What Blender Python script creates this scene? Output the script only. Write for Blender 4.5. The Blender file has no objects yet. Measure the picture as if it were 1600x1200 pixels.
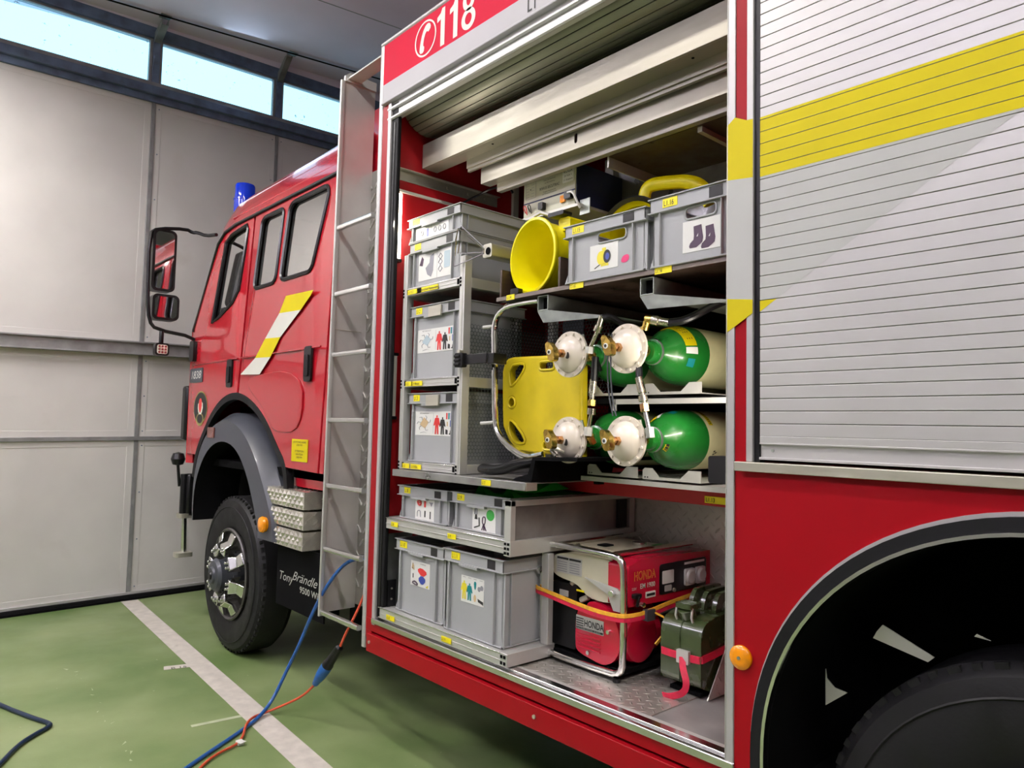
import bpy, bmesh, math, random
from mathutils import Vector, Matrix
random.seed(4)
PI = math.pi
S = bpy.context.scene
COL = S.collection

# ------------------------------------------------------------------ camera, light, exposure
f = 1130.0
Rw = [[0, 0, 0], [0, 0, 0], [0, 0, 0]]
v1 = Vector((1011, -46, -f)).normalized()          # +X seen from the camera (right, down, forward)
s_ = .022
dx_ = (f * f + 46 * 68) / (1011 - 46 * s_)
v2 = Vector((dx_, 68 + s_ * dx_, f)); v2 -= v1 * v2.dot(v1); v2.normalize()
v3 = v1.cross(v2)
cam = bpy.data.objects.new('camera', bpy.data.cameras.new('camera'))
COL.objects.link(cam)
right = Vector((v1[0], v2[0], v3[0])); down = Vector((v1[1], v2[1], v3[1])); fwd = Vector((v1[2], v2[2], v3[2]))
M = Matrix((right, -down, -fwd)).transposed().to_4x4()
M.translation = Vector((0, -1.9, 1.58))
cam.matrix_world = M
cam.data.sensor_width = 36; cam.data.lens = f / 1600 * 36
cam.data.clip_start = .02; cam.data.clip_end = 200
S.camera = cam
S.view_settings.view_transform = 'Standard'; S.view_settings.look = 'None'
S.view_settings.gamma = 1; S.view_settings.use_curve_mapping = False
S.view_settings.exposure = -0.30

W = bpy.data.worlds.new('world'); S.world = W; W.use_nodes = True
bg = W.node_tree.nodes['Background']
bg.inputs[0].default_value = (.52, .82, 1, 1); bg.inputs[1].default_value = 2.7

def area(name, loc, size, power, color, rot=(0, 0, 0)):
    l = bpy.data.lights.new(name, 'AREA'); l.shape = 'RECTANGLE'; l.size, l.size_y = size
    l.energy = power; l.color = color
    o = bpy.data.objects.new(name, l); o.location = loc; o.rotation_euler = rot; COL.objects.link(o); return o
TUBES = [(-5.5, -2.2, 150), (-2.6, -1.5, 84), (.5, -1.5, 70), (-5.2, -4.6, 24), (-1.6, -4.6, 10), (2.4, -4.6, 10)]
for i, (x, y, p) in enumerate(TUBES):
    area('ceiling_tube_light', (x, y, 4.52), (1.5, .16), p, (1, .95, .90))
    if y < -3: area('ceiling_fill', (x, y, 4.62), (1.6, .7), 240, (.93, .91, 1), (PI, 0, 0))  # upward fill added to brighten the ceiling, not light from the tubes
area('window_daylight', (-6.9, .6, 4.90), (4.4, .40), 16, (.62, .80, 1), (0, math.radians(-62), 0))

# ------------------------------------------------------------------ materials
def node_mat(name):
    m = bpy.data.materials.new(name); m.use_nodes = True
    nt = m.node_tree; return m, nt, nt.nodes['Principled BSDF']
def mat(name, col, rough=.5, metal=0., coat=0., var=.06, scale=6., bump=0., bscale=60., emit=None, es=0., alpha=1., stretch=None, spec=.5, dirt=None):
    m, nt, p = node_mat(name)
    p.inputs['Base Color'].default_value = (*col, 1)
    p.inputs['Roughness'].default_value = rough; p.inputs['Metallic'].default_value = metal
    p.inputs['Coat Weight'].default_value = coat; p.inputs['Coat Roughness'].default_value = .05
    p.inputs['Specular IOR Level'].default_value = spec
    N = nt.nodes; L = nt.links
    if emit: p.inputs['Emission Color'].default_value = (*emit, 1); p.inputs['Emission Strength'].default_value = es
    tc = N.new('ShaderNodeTexCoord'); mp = N.new('ShaderNodeMapping'); L.new(tc.outputs['Object'], mp.inputs[0])
    if stretch: mp.inputs['Scale'].default_value = stretch
    if var:
        n = N.new('ShaderNodeTexNoise'); n.inputs['Scale'].default_value = scale; n.inputs['Detail'].default_value = 5
        L.new(mp.outputs[0], n.inputs['Vector'])
        mr = N.new('ShaderNodeMapRange'); mr.inputs[1].default_value = .3; mr.inputs[2].default_value = .7
        mr.inputs[3].default_value = 1 - var * 2; mr.inputs[4].default_value = 1 + var
        L.new(n.outputs[0], mr.inputs[0])
        mx = N.new('ShaderNodeMix'); mx.data_type = 'RGBA'; mx.blend_type = 'MULTIPLY'; mx.inputs[0].default_value = 1
        mx.inputs[6].default_value = (*col, 1); L.new(mr.outputs[0], mx.inputs[7])
        L.new(mx.outputs[2], p.inputs['Base Color'])
        rr = N.new('ShaderNodeMapRange'); rr.inputs[1].default_value = .3; rr.inputs[2].default_value = .7
        rr.inputs[3].default_value = max(.02, rough - var * .8); rr.inputs[4].default_value = min(1, rough + var * .8)
        L.new(n.outputs[0], rr.inputs[0]); L.new(rr.outputs[0], p.inputs['Roughness'])
        if dirt:
            n3 = N.new('ShaderNodeTexNoise'); n3.inputs['Scale'].default_value = dirt[1]; n3.inputs['Detail'].default_value = 8
            L.new(mp.outputs[0], n3.inputs['Vector'])
            m3 = N.new('ShaderNodeMapRange'); m3.inputs[1].default_value = dirt[2]; m3.inputs[2].default_value = dirt[2] + .12
            L.new(n3.outputs[0], m3.inputs[0])
            x3 = N.new('ShaderNodeMix'); x3.data_type = 'RGBA'; L.new(m3.outputs[0], x3.inputs[0])
            L.new(mx.outputs[2], x3.inputs[6]); x3.inputs[7].default_value = (*dirt[0], 1); L.new(x3.outputs[2], p.inputs['Base Color'])
    if bump:
        n2 = N.new('ShaderNodeTexNoise'); n2.inputs['Scale'].default_value = bscale
        L.new(mp.outputs[0], n2.inputs['Vector'])
        b = N.new('ShaderNodeBump'); b.inputs['Strength'].default_value = bump; b.inputs['Distance'].default_value = .002
        L.new(n2.outputs[0], b.inputs['Height']); L.new(b.outputs[0], p.inputs['Normal'])
    if alpha < 1: p.inputs['Alpha'].default_value = alpha
    return m
def plate_mat(name, ax, col, k, rough=.35, kind='bars', metal=.85):
    """chequer plate: raised lozenges in alternating directions, as fine relief. ax = the two axes of the sheet"""
    m, nt, p = node_mat(name); N = nt.nodes; L = nt.links
    p.inputs['Base Color'].default_value = (*col, 1); p.inputs['Metallic'].default_value = metal; p.inputs['Roughness'].default_value = rough
    tc = N.new('ShaderNodeTexCoord'); sp = N.new('ShaderNodeSeparateXYZ'); L.new(tc.outputs['Object'], sp.inputs[0])
    def op(o, a, b=None):
        n = N.new('ShaderNodeMath'); n.operation = o
        for i, v in enumerate((a, b)):
            if v is None: continue
            if isinstance(v, (int, float)): n.inputs[i].default_value = v
            else: L.new(v, n.inputs[i])
        return n.outputs[0]
    a, b = sp.outputs[ax[0]], sp.outputs[ax[1]]
    u = op('MULTIPLY', op('ADD', a, b), k * .7071); v = op('MULTIPLY', op('SUBTRACT', a, b), k * .7071)
    par = op('MODULO', op('ABSOLUTE', op('ADD', op('FLOOR', u), op('FLOOR', v))), 2.0)
    fu = op('SUBTRACT', op('FRACT', u), .5); fv = op('SUBTRACT', op('FRACT', v), .5)
    if kind == 'bars':
        def lump(x, y): return op('SUBTRACT', 1.0, op('ADD', op('POWER', op('ABSOLUTE', op('MULTIPLY', x, 2.3)), 2.0), op('POWER', op('ABSOLUTE', op('MULTIPLY', y, 8.5)), 2.0)))
    else:
        def lump(x, y):
            st = op('SINE', op('MULTIPLY', y, 44.0))
            return op('MULTIPLY', op('ADD', op('MULTIPLY', st, .5), .5), op('SUBTRACT', 1.0, op('POWER', op('ABSOLUTE', op('MULTIPLY', x, 2.3)), 4.0)))
    h = op('ADD', op('MULTIPLY', op('MAXIMUM', lump(fu, fv), 0.0), par), op('MULTIPLY', op('MAXIMUM', lump(fv, fu), 0.0), op('SUBTRACT', 1.0, par)))
    h = op('MINIMUM', h, .7)
    bu = N.new('ShaderNodeBump'); bu.inputs['Strength'].default_value = 1; bu.inputs['Distance'].default_value = .003
    L.new(h, bu.inputs['Height']); L.new(bu.outputs[0], p.inputs['Normal'])
    return m
RED = mat('red_paint', (.30, .003, .008), .35, coat=.0, var=.03, scale=3, spec=.16)
REDCAB = mat('red_cab_paint', (.40, .006, .016), .22, coat=.8, var=.02, scale=3, spec=.3)
REDIN = mat('red_inner_paint', (.42, .008, .012), .42, var=.05)
REDFILM = mat('red_reflective_film', (.48, .010, .035), .6, var=.03, spec=.12)
SILV = mat('anodised_trim', (.50, .49, .49), .45, .4, var=.03)
ALU = mat('brushed_aluminium', (.56, .54, .46), .42, .7, var=.07, scale=4, stretch=(1, 1, 6))
ALUP = mat('polished_aluminium', (.72, .72, .72), .18, 1, var=.04, scale=4)
ALUM = mat('matt_aluminium', (.58, .575, .55), .5, .45, var=.05)
GALV = mat('galvanised_steel', (.37, .40, .37), .42, .75, var=.14, scale=14)
PROF = mat('profile_aluminium', (.60, .60, .58), .42, .55, var=.03)
PLATEXZ = plate_mat('chequer_plate_upright', (0, 2), (.60, .59, .55), 26, metal=.5)
PLATEYZ = plate_mat('chequer_plate_side', (1, 2), (.60, .59, .55), 26, metal=.5)
PLATEXY = plate_mat('chequer_plate_floor', (0, 1), (.56, .54, .50), 30, metal=.72)
STEPXZ = plate_mat('step_tread_front', (0, 2), (.60, .58, .53), 17, .3, 'tread')
STEPYZ = plate_mat('step_tread_side', (1, 2), (.60, .58, .53), 17, .3, 'tread')
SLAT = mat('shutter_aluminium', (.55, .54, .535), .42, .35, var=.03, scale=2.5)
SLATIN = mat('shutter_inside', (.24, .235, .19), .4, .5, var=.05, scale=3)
GREYF = mat('grey_reflective_film', (.46, .465, .45), .6, 0, var=.02)
YEL = mat('yellow_film', (.60, .50, .002), .55, var=.03, spec=.2)
WHITEF = mat('white_film', (.64, .63, .58), .5, var=.02)
BLK = mat('black_rubber', (.006, .006, .007), .6, spec=.25, var=.1, bump=.2)
BLKG = mat('black_plastic', (.006, .006, .007), .32, spec=.35, var=.05)
VOID = mat('black_underseal', (.003, .003, .0035), .9, spec=.1, var=.05)
DGREY = mat('dark_grey_plastic', (.045, .05, .062), .42, var=.06, coat=.1)
TYRE = mat('tyre_rubber', (.008, .008, .0085), .6, spec=.3, var=.15, scale=9, bump=.3, bscale=90)
WHEELM = mat('wheel_steel', (.10, .095, .09), .38, .5, var=.2, scale=10)
CHROME = mat('chrome', (.78, .78, .77), .10, 1, var=.05, scale=10)
CRATE = mat('grey_crate_plastic', (.345, .355, .36), .42, var=.03, scale=4)
CRATED = mat('grey_crate_inside', (.22, .23, .235), .5, var=.03)
TAG = mat('yellow_tag', (.86, .74, .0), .5, var=.02)
INK = mat('black_ink', (.012, .012, .012), .6, var=0)
CARD = mat('white_card', (.74, .74, .72), .45, var=.02)
LINE = mat('printed_grey_line', (.25, .25, .28), .6, var=0)
PRED = mat('printed_red', (.62, .03, .03), .5, var=0)
PBLUE = mat('printed_blue', (.04, .07, .35), .5, var=0)
PGREEN = mat('printed_green', (.03, .30, .04), .5, var=0)
PTEAL = mat('printed_teal', (.0, .20, .22), .5, var=0)
PYEL = mat('printed_yellow', (.75, .65, .03), .5, var=0)
PBEIGE = mat('printed_beige', (.55, .40, .22), .5, var=0)
PLB = mat('printed_light_blue', (.40, .50, .56), .5, var=0)
PURP = mat('printed_dark_plum', (.05, .02, .05), .5, var=0)
PINK = mat('pink_mark', (.65, .03, .15), .5, var=0)
YPL = mat('yellow_plastic', (.86, .76, .0), .38, var=.05, scale=5)
SPINE = mat('yellow_board_plastic', (.66, .52, .006), .45, var=.07, scale=8)
PLY = mat('brown_film_plywood', (.055, .032, .022), .42, var=.2, scale=12, stretch=(1, 1, 8))
CYLG = mat('green_cylinder_paint', (.012, .17, .022), .26, coat=.3, var=.05)
CYLW = mat('cream_cylinder_paint', (.74, .73, .42), .42, var=.05, scale=14)
DISCM = mat('cream_enamel', (.66, .60, .52), .3, coat=.25, var=.05)
BRASS = mat('brass', (.62, .42, .10), .26, 1, var=.12, scale=30)
COPPER = mat('bronze', (.55, .30, .13), .3, 1, var=.1, scale=30)
NICKEL = mat('nickel_fitting', (.60, .57, .46), .25, 1, var=.1, scale=30)
NAVY = mat('navy_enamel', (.008, .014, .06), .45, var=.05)
PANELG = mat('instrument_panel_paint', (.52, .52, .40), .45, var=.02)
GENR = mat('generator_red', (.46, .006, .03), .22, coat=.5, var=.03)
GENC = mat('generator_cream', (.60, .57, .42), .35, var=.04)
OLIVE = mat('olive_enamel', (.042, .062, .022), .25, coat=.4, var=.08, scale=12)
STRAPR = mat('red_webbing', (.60, .01, .05), .6, var=.1, scale=60)
STRAPY = mat('yellow_webbing', (.85, .42, .03), .6, var=.1, scale=60)
LIME = mat('lime_label', (.20, .78, .04), .5, var=0)
ORANGE = mat('amber_reflector', (.90, .30, .0), .2, coat=.5, var=.08, scale=40)
BLUEG = mat('blue_lens', (.0, .03, .55), .12, coat=.6, var=.1, scale=20, emit=(0, .05, .9), es=.12)
LENSB = mat('dull_red_reflector', (.16, .05, .04), .3, coat=.3, var=.1)
LAMPON = mat('lit_lamp_tube', (1, .95, .82), .5, var=0, emit=(1, .93, .76), es=13)
LAMPOFF = mat('unlit_lamp_diffuser', (.72, .72, .62), .3, var=.03)
WALLP = mat('white_wall_panel', (.66, .64, .62), .55, var=.05, scale=1.5, bump=.15, bscale=220, dirt=((.60, .575, .55), 2.2, .64))
FRAMEG = mat('grey_door_frame', (.30, .30, .30), .45, .3, var=.12, scale=10)
FRAMED = mat('dark_window_frame', (.12, .165, .26), .5, .1, var=.2, scale=9)
CONC = mat('painted_ceiling', (.82, .76, .86), .7, var=.05, scale=1.2, bump=.2, bscale=80)
PLAST = mat('hall_plaster', (.30, .29, .28), .8, var=.04, bump=.2)
HOSEB = mat('blue_hose_rubber', (.02, .10, .34), .32, var=.06, scale=30)
CABLER = mat('orange_red_cable', (.60, .08, .03), .42, var=.06, scale=30)
CABLEN = mat('navy_cable', (.005, .02, .055), .4, var=.06)
PLUGB = mat('blue_plug_plastic', (.01, .12, .42), .4, var=.15, scale=50)
TAPE = mat('floor_marking_paint', (.60, .56, .50), .55, var=.08, scale=14, dirt=((.35, .34, .28), 9, .66))
TAPE2 = mat('faded_tape', (.45, .50, .33), .5, var=.1, scale=14)
STEELG = mat('scuffed_plate', (.34, .34, .33), .38, .7, var=.18, scale=7)
FLOORIN = mat('grey_locker_floor', (.27, .26, .25), .5, .2, var=.15, scale=9, dirt=((.14, .13, .12), 5, .62))
SEATM = mat('dark_seat_cloth', (.05, .05, .055), .8, var=.1)
GREENC = mat('green_fabric', (.02, .45, .04), .7, var=.1)
MIRR = mat('mirror_glass', (.85, .85, .86), .03, 1, var=0)

def floor_mat():
    m, nt, p = node_mat('green_floor_coating'); N = nt.nodes; L = nt.links
    tc = N.new('ShaderNodeTexCoord')
    def noise(sc, det, st=(1, 1, 1)):
        mp = N.new('ShaderNodeMapping'); mp.inputs['Scale'].default_value = st; L.new(tc.outputs['Object'], mp.inputs[0])
        n = N.new('ShaderNodeTexNoise'); n.inputs['Scale'].default_value = sc; n.inputs['Detail'].default_value = det
        L.new(mp.outputs[0], n.inputs['Vector']); return n.outputs[0]
    a = noise(1.1, 6); r = N.new('ShaderNodeValToRGB'); L.new(a, r.inputs[0])
    r.color_ramp.elements[0].position = .3; r.color_ramp.elements[0].color = (.095, .165, .042, 1)
    r.color_ramp.elements[1].position = .72; r.color_ramp.elements[1].color = (.27, .33, .15, 1)
    b = noise(26, 8); rb = N.new('ShaderNodeMapRange'); rb.inputs[1].default_value = .70; rb.inputs[2].default_value = .78; L.new(b, rb.inputs[0])
    mx = N.new('ShaderNodeMix'); mx.data_type = 'RGBA'; mx.inputs[7].default_value = (.36, .40, .26, 1)
    L.new(rb.outputs[0], mx.inputs[0]); L.new(r.outputs[0], mx.inputs[6]); L.new(mx.outputs[2], p.inputs['Base Color'])
    rr = N.new('ShaderNodeMapRange'); rr.inputs[3].default_value = .28; rr.inputs[4].default_value = .55; L.new(noise(4, 6), rr.inputs[0]); L.new(rr.outputs[0], p.inputs['Roughness'])
    bm = N.new('ShaderNodeBump'); bm.inputs['Strength'].default_value = .12; bm.inputs['Distance'].default_value = .003
    L.new(noise(120, 3), bm.inputs['Height']); L.new(bm.outputs[0], p.inputs['Normal'])
    return m
FLOORM = floor_mat()
def glass_mat(name, tint, amount, dirt):
    m = bpy.data.materials.new(name); m.use_nodes = True; nt = m.node_tree; N = nt.nodes; L = nt.links
    N.clear(); out = N.new('ShaderNodeOutputMaterial')
    tr = N.new('ShaderNodeBsdfTransparent'); tr.inputs[0].default_value = (*tint, 1)
    gl = N.new('ShaderNodeBsdfGlossy'); gl.inputs['Roughness'].default_value = .03
    fr = N.new('ShaderNodeFresnel'); fr.inputs[0].default_value = 1.5
    ad = N.new('ShaderNodeMath'); ad.operation = 'ADD'; ad.inputs[1].default_value = amount; L.new(fr.outputs[0], ad.inputs[0])
    mx = N.new('ShaderNodeMixShader'); L.new(ad.outputs[0], mx.inputs[0]); L.new(tr.outputs[0], mx.inputs[1]); L.new(gl.outputs[0], mx.inputs[2])
    if dirt:
        df = N.new('ShaderNodeBsdfDiffuse'); df.inputs[0].default_value = (.12, .16, .18, 1)
        tc = N.new('ShaderNodeTexCoord'); n = N.new('ShaderNodeTexNoise'); n.inputs['Scale'].default_value = 16; n.inputs['Detail'].default_value = 12; n.inputs['Roughness'].default_value = .7
        L.new(tc.outputs['Object'], n.inputs['Vector'])
        mr = N.new('ShaderNodeMapRange'); mr.inputs[1].default_value = .64; mr.inputs[2].default_value = .69; L.new(n.outputs[0], mr.inputs[0])
        m2 = N.new('ShaderNodeMixShader'); L.new(mr.outputs[0], m2.inputs[0]); L.new(mx.outputs[0], m2.inputs[1]); L.new(df.outputs[0], m2.inputs[2]); mx = m2
    L.new(mx.outputs[0], out.inputs[0]); return m
CABGL = glass_mat('tinted_cab_glass', (.88, .89, .88), .55, False)
HALLGL = glass_mat('dusty_window_glass', (.86, .96, 1), .0, True)

# ------------------------------------------------------------------ mesh builder
_tc = {}
def curve_mesh(key, fn):
    if key not in _tc:
        cu = fn(); ob = bpy.data.objects.new('tmp', cu); me = ob.to_mesh()
        _tc[key] = ([v.co.copy() for v in me.vertices], [tuple(p.vertices) for p in me.polygons])
        ob.to_mesh_clear(); bpy.data.objects.remove(ob); bpy.data.curves.remove(cu)
    return _tc[key]
PL = {'XZ': Matrix(((1, 0, 0, 0), (0, 0, -1, 0), (0, 1, 0, 0), (0, 0, 0, 1))),      # seen from -Y, w towards -Y
      'YZ': Matrix(((0, 0, 1, 0), (1, 0, 0, 0), (0, 1, 0, 0), (0, 0, 0, 1))),       # seen from +X, w towards +X
      'XY': Matrix.Identity(4)}
class B:
    def __init__(s): s.v = []; s.f = []; s.m = []; s.mats = []
    def add(s, vs, fs, m, T=None):
        if m not in s.mats: s.mats.append(m)
        k = s.mats.index(m); n = len(s.v)
        s.v += [tuple(T @ Vector(v)) if T else tuple(v) for v in vs]
        for q in fs: s.f.append([i + n for i in q]); s.m.append(k)
        return s
    def box(s, x0, x1, y0, y1, z0, z1, m, T=None):
        vs = [(x, y, z) for x in (x0, x1) for y in (y0, y1) for z in (z0, z1)]
        return s.add(vs, [(0, 1, 3, 2), (4, 6, 7, 5), (0, 4, 5, 1), (2, 3, 7, 6), (0, 2, 6, 4), (1, 5, 7, 3)], m, T)
    def rbox(s, x0, x1, y0, y1, z0, z1, m, r=.01, plane='XZ', n=3):
        """a box whose outline in the given plane has rounded corners"""
        a = {'XZ': (x0, x1, z0, z1, y0, y1), 'XY': (x0, x1, y0, y1, z0, z1), 'YZ': (y0, y1, z0, z1, x0, x1)}[plane]
        return s.prism(rrect(a[0], a[1], a[2], a[3], r, n), plane, a[4], a[5], m)
    def prism(s, poly, plane, a, b, m, T=None, m2=None):
        n = len(poly)
        def P(u, v, w): return {'XZ': (u, w, v), 'XY': (u, v, w), 'YZ': (w, u, v)}[plane]
        vs = [P(u, v, a) for u, v in poly] + [P(u, v, b) for u, v in poly]
        s.add(vs, [tuple(range(n))[::-1], tuple(range(n, 2 * n))], m, T)
        return s.add(vs, [(i, (i + 1) % n, n + (i + 1) % n, n + i) for i in range(n)], m2 or m, T)
    def flat(s, poly, plane, w, m):
        def P(u, v): return {'XZ': (u, w, v), 'XY': (u, v, w), 'YZ': (w, u, v)}[plane]
        return s.add([P(u, v) for u, v in poly], [tuple(range(len(poly)))], m)
    def cyl(s, p0, p1, r0, m, r1=None, n=16, caps=True):
        r1 = r0 if r1 is None else r1
        return s.lathe([(0, 0), (r0, 0), (r1, 1), (0, 1)] if caps else [(r0, 0), (r1, 1)], p0, p1, m, n)
    def lathe(s, prof, p0, p1, m, n=24):
        """prof = (radius, t) with t from p0 to p1 (t=1 at p1)"""
        p0 = Vector(p0); p1 = Vector(p1); d = p1 - p0
        q = Vector((0, 0, 1)).rotation_difference(d.normalized()).to_matrix()
        vs = []; fs = []; k = len(prof)
        for r, t in prof:
            for i in range(n):
                a = 2 * PI * i / n; vs.append(p0 + d * t + q @ Vector((r * math.cos(a), r * math.sin(a), 0)))
        for j in range(k - 1):
            for i in range(n):
                a, b_, c, e = j * n + i, j * n + (i + 1) % n, (j + 1) * n + (i + 1) % n, (j + 1) * n + i
                if prof[j][0] == 0: fs.append((a, c, e))
                elif prof[j + 1][0] == 0: fs.append((a, b_, e))
                else: fs.append((a, b_, c, e))
        return s.add(vs, fs, m)
    def tube(s, pts, r, m, n=8, closed=False, smooth=0, flat=None):
        P = [Vector(p) for p in pts]
        for _ in range(smooth):
            Q = []
            L = len(P)
            rng = range(L) if closed else range(L - 1)
            if not closed: Q.append(P[0])
            for i in rng:
                a, b_ = P[i], P[(i + 1) % L]; Q += [a * .75 + b_ * .25, a * .25 + b_ * .75]
            if not closed: Q.append(P[-1])
            P = Q
        L = len(P); up = None; vs = []
        for i in range(L):
            t = (P[(i + 1) % L] - P[i - 1]) if closed or 0 < i < L - 1 else (P[1] - P[0] if i == 0 else P[-1] - P[-2])
            t.normalize()
            if up is None: up = (Vector((0, 0, 1)) if abs(t.z) < .9 else Vector((0, 1, 0)))
            up = (up - t * up.dot(t)).normalized(); sd = t.cross(up)
            for k in range(n):
                a = 2 * PI * k / n + PI / n
                rx, ry = flat if flat else (r, r)
                vs.append(P[i] + sd * math.cos(a) * rx + up * math.sin(a) * ry)
        fs = [(i * n + k, i * n + (k + 1) % n, ((i + 1) % L) * n + (k + 1) % n, ((i + 1) % L) * n + k) for i in range(L if closed else L - 1) for k in range(n)]
        if not closed: fs += [tuple(range(n))[::-1], tuple(range((L - 1) * n, L * n))]
        return s.add(vs, fs, m)
    def plate(s, outlines, plane, w, th, m, bev=0., fn=None):
        """flat plate with holes: first outline the border, the others holes; w = position of the face nearest the viewer, thickness th behind it"""
        def mk():
            cu = bpy.data.curves.new('c', 'CURVE'); cu.dimensions = '2D'; cu.fill_mode = 'BOTH'
            cu.extrude = th / 2 - bev; cu.bevel_depth = bev; cu.bevel_resolution = 1; cu.offset = -bev
            for o in outlines:
                sp = cu.splines.new('POLY'); sp.points.add(len(o) - 1); sp.use_cyclic_u = True
                for p, (u, v) in zip(sp.points, o): p.co = (u, v, 0, 1)
            return cu
        vs, fs = curve_mesh(('p', id(outlines), random.random()), mk)
        T = PL[plane]
        sg = {'XZ': 1, 'YZ': -1, 'XY': -1}[plane]
        out = []
        for v in vs:
            p = T @ v; i = {'XZ': 1, 'YZ': 0, 'XY': 2}[plane]; p[i] += w + sg * th / 2
            out.append(fn(p) if fn else p)
        return s.add(out, fs, m)
    def text(s, txt, plane, x, z, w, size, m, sx=1., shear=0., align='LEFT', bold=0., rot=0., fn=None):
        def mk():
            cu = bpy.data.curves.new('t', 'FONT'); cu.body = txt; cu.size = 1; cu.align_x = align; cu.shear = shear; cu.offset = bold; cu.resolution_u = 3
            return cu
        vs, fs = curve_mesh(('t', txt, align, shear, bold), mk)
        T = PL[plane]; c, sn = math.cos(rot), math.sin(rot); out = []
        for v in vs:
            u, q = v.x * size * sx, v.y * size; u, q = u * c - q * sn, u * sn + q * c
            p = {'XZ': Vector((x + u, w, z + q)), 'YZ': Vector((w, x + u, z + q)), 'XY': Vector((x + u, z + q, w))}[plane]
            out.append(fn(p) if fn else p)
        return s.add(out, fs, m)
    def part(s, name, parent=None, label=None, bevel=0., ang=35, kind=None, seg=2):
        me = bpy.data.meshes.new(name)
        off = Vector((0, 0, 0)); q = parent
        while q is not None: off += q.location; q = q.parent
        me.from_pydata([Vector(v) - off for v in s.v], [], s.f)
        for m in s.mats: me.materials.append(m)
        me.polygons.foreach_set('material_index', s.m)
        bm = bmesh.new(); bm.from_mesh(me); bmesh.ops.recalc_face_normals(bm, faces=bm.faces); bm.to_mesh(me); bm.free()
        me.polygons.foreach_set('use_smooth', [True] * len(me.polygons))
        me.set_sharp_from_angle(angle=math.radians(ang))
        o = bpy.data.objects.new(name, me); COL.objects.link(o)
        if parent is not None: o.parent = parent
        if label: o['label'] = label
        if kind: o['kind'] = kind
        if bevel:
            md = o.modifiers.new('bevel', 'BEVEL'); md.width = bevel; md.segments = seg; md.limit_method = 'ANGLE'; md.angle_limit = math.radians(40); md.harden_normals = False
        return o
def rrect(a0, a1, b0, b1, r, n=3):
    o = []
    for cx, cz, st in ((a1 - r, b1 - r, 0), (a0 + r, b1 - r, 90), (a0 + r, b0 + r, 180), (a1 - r, b0 + r, 270)):
        for k in range(n + 1):
            a = math.radians(st + 90 * k / n); o.append((cx + r * math.cos(a), cz + r * math.sin(a)))
    return o
def circle(cx, cz, r, n=20, rz=None): return [(cx + r * math.cos(2 * PI * k / n), cz + (rz or r) * math.sin(2 * PI * k / n)) for k in range(n)]
def soft(pts, it=2):
    for _ in range(it):
        q = []
        for i in range(len(pts)):
            a, b_ = pts[i], pts[(i + 1) % len(pts)]
            q += [(a[0] * .75 + b_[0] * .25, a[1] * .75 + b_[1] * .25), (a[0] * .25 + b_[0] * .75, a[1] * .25 + b_[1] * .75)]
        pts = q
    return pts
def clip(poly, z0, z1):
    def half(P, z, sgn):
        o = []
        for i in range(len(P)):
            a, b_ = P[i], P[(i + 1) % len(P)]; ia = (a[1] - z) * sgn >= 0; ib = (b_[1] - z) * sgn >= 0
            if ia: o.append(a)
            if ia != ib:
                t = (z - a[1]) / (b_[1] - a[1]); o.append((a[0] + (b_[0] - a[0]) * t, z))
        return o
    p = half(poly, z0, 1)
    return half(p, z1, -1) if len(p) > 2 else []
def thing(name, label, cat, loc=(0, 0, 0), group=None):
    o = bpy.data.objects.new(name, None); o.empty_display_size = .1; COL.objects.link(o); o.location = loc
    o['label'] = label; o['category'] = cat
    if group: o['group'] = group
    return o
def tag(o, label, cat, group=None):
    o['label'] = label; o['category'] = cat
    if group: o['group'] = group
    return o
def struct(b, name, parent=None, **k):
    o = b.part(name, parent, **k); o['kind'] = 'structure'; return o

# ================================================================== HALL
WX = -7.05
o = struct(B().box(WX - .3, 9, -6.3, 6.3, -.1, 0, FLOORM), 'floor')
def cz(y): return 5.165 + .085 * (y + .5)
b = B(); b.add([(WX - .3, -6.3, cz(-6.3)), (9, -6.3, cz(-6.3)), (9, 6.3, cz(6.3)), (WX - .3, 6.3, cz(6.3)),
               (WX - .3, -6.3, cz(-6.3) + .2), (9, -6.3, cz(-6.3) + .2), (9, 6.3, cz(6.3) + .2), (WX - .3, 6.3, cz(6.3) + .2)],
              [(0, 1, 2, 3), (4, 7, 6, 5), (0, 4, 5, 1), (1, 5, 6, 2), (2, 6, 7, 3), (3, 7, 4, 0)], CONC)
ceiling = struct(b, 'ceiling')
for xx in (-5.75, -3.2, -.7, 1.8):
    b = B(); vs = [(x, y, cz(y) - dz) for x in (xx, xx + .012) for y in (-6.2, 6.2) for dz in (.0015, -.01)]
    b.add(vs, [(0, 1, 3, 2), (4, 6, 7, 5), (0, 4, 5, 1), (2, 3, 7, 6), (0, 2, 6, 4), (1, 5, 7, 3)], FRAMEG); struct(b, 'ceiling_joint', ceiling)
struct(B().box(8.8, 9, -6.3, 6.3, 0, 5.9, PLAST), 'wall_right')
struct(B().box(WX - .3, 9, -6.3, -6.1, 0, 5.0, PLAST), 'wall_front')
struct(B().box(WX - .3, 9, 6.1, 6.3, 0, 5.95, PLAST), 'wall_back')

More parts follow.
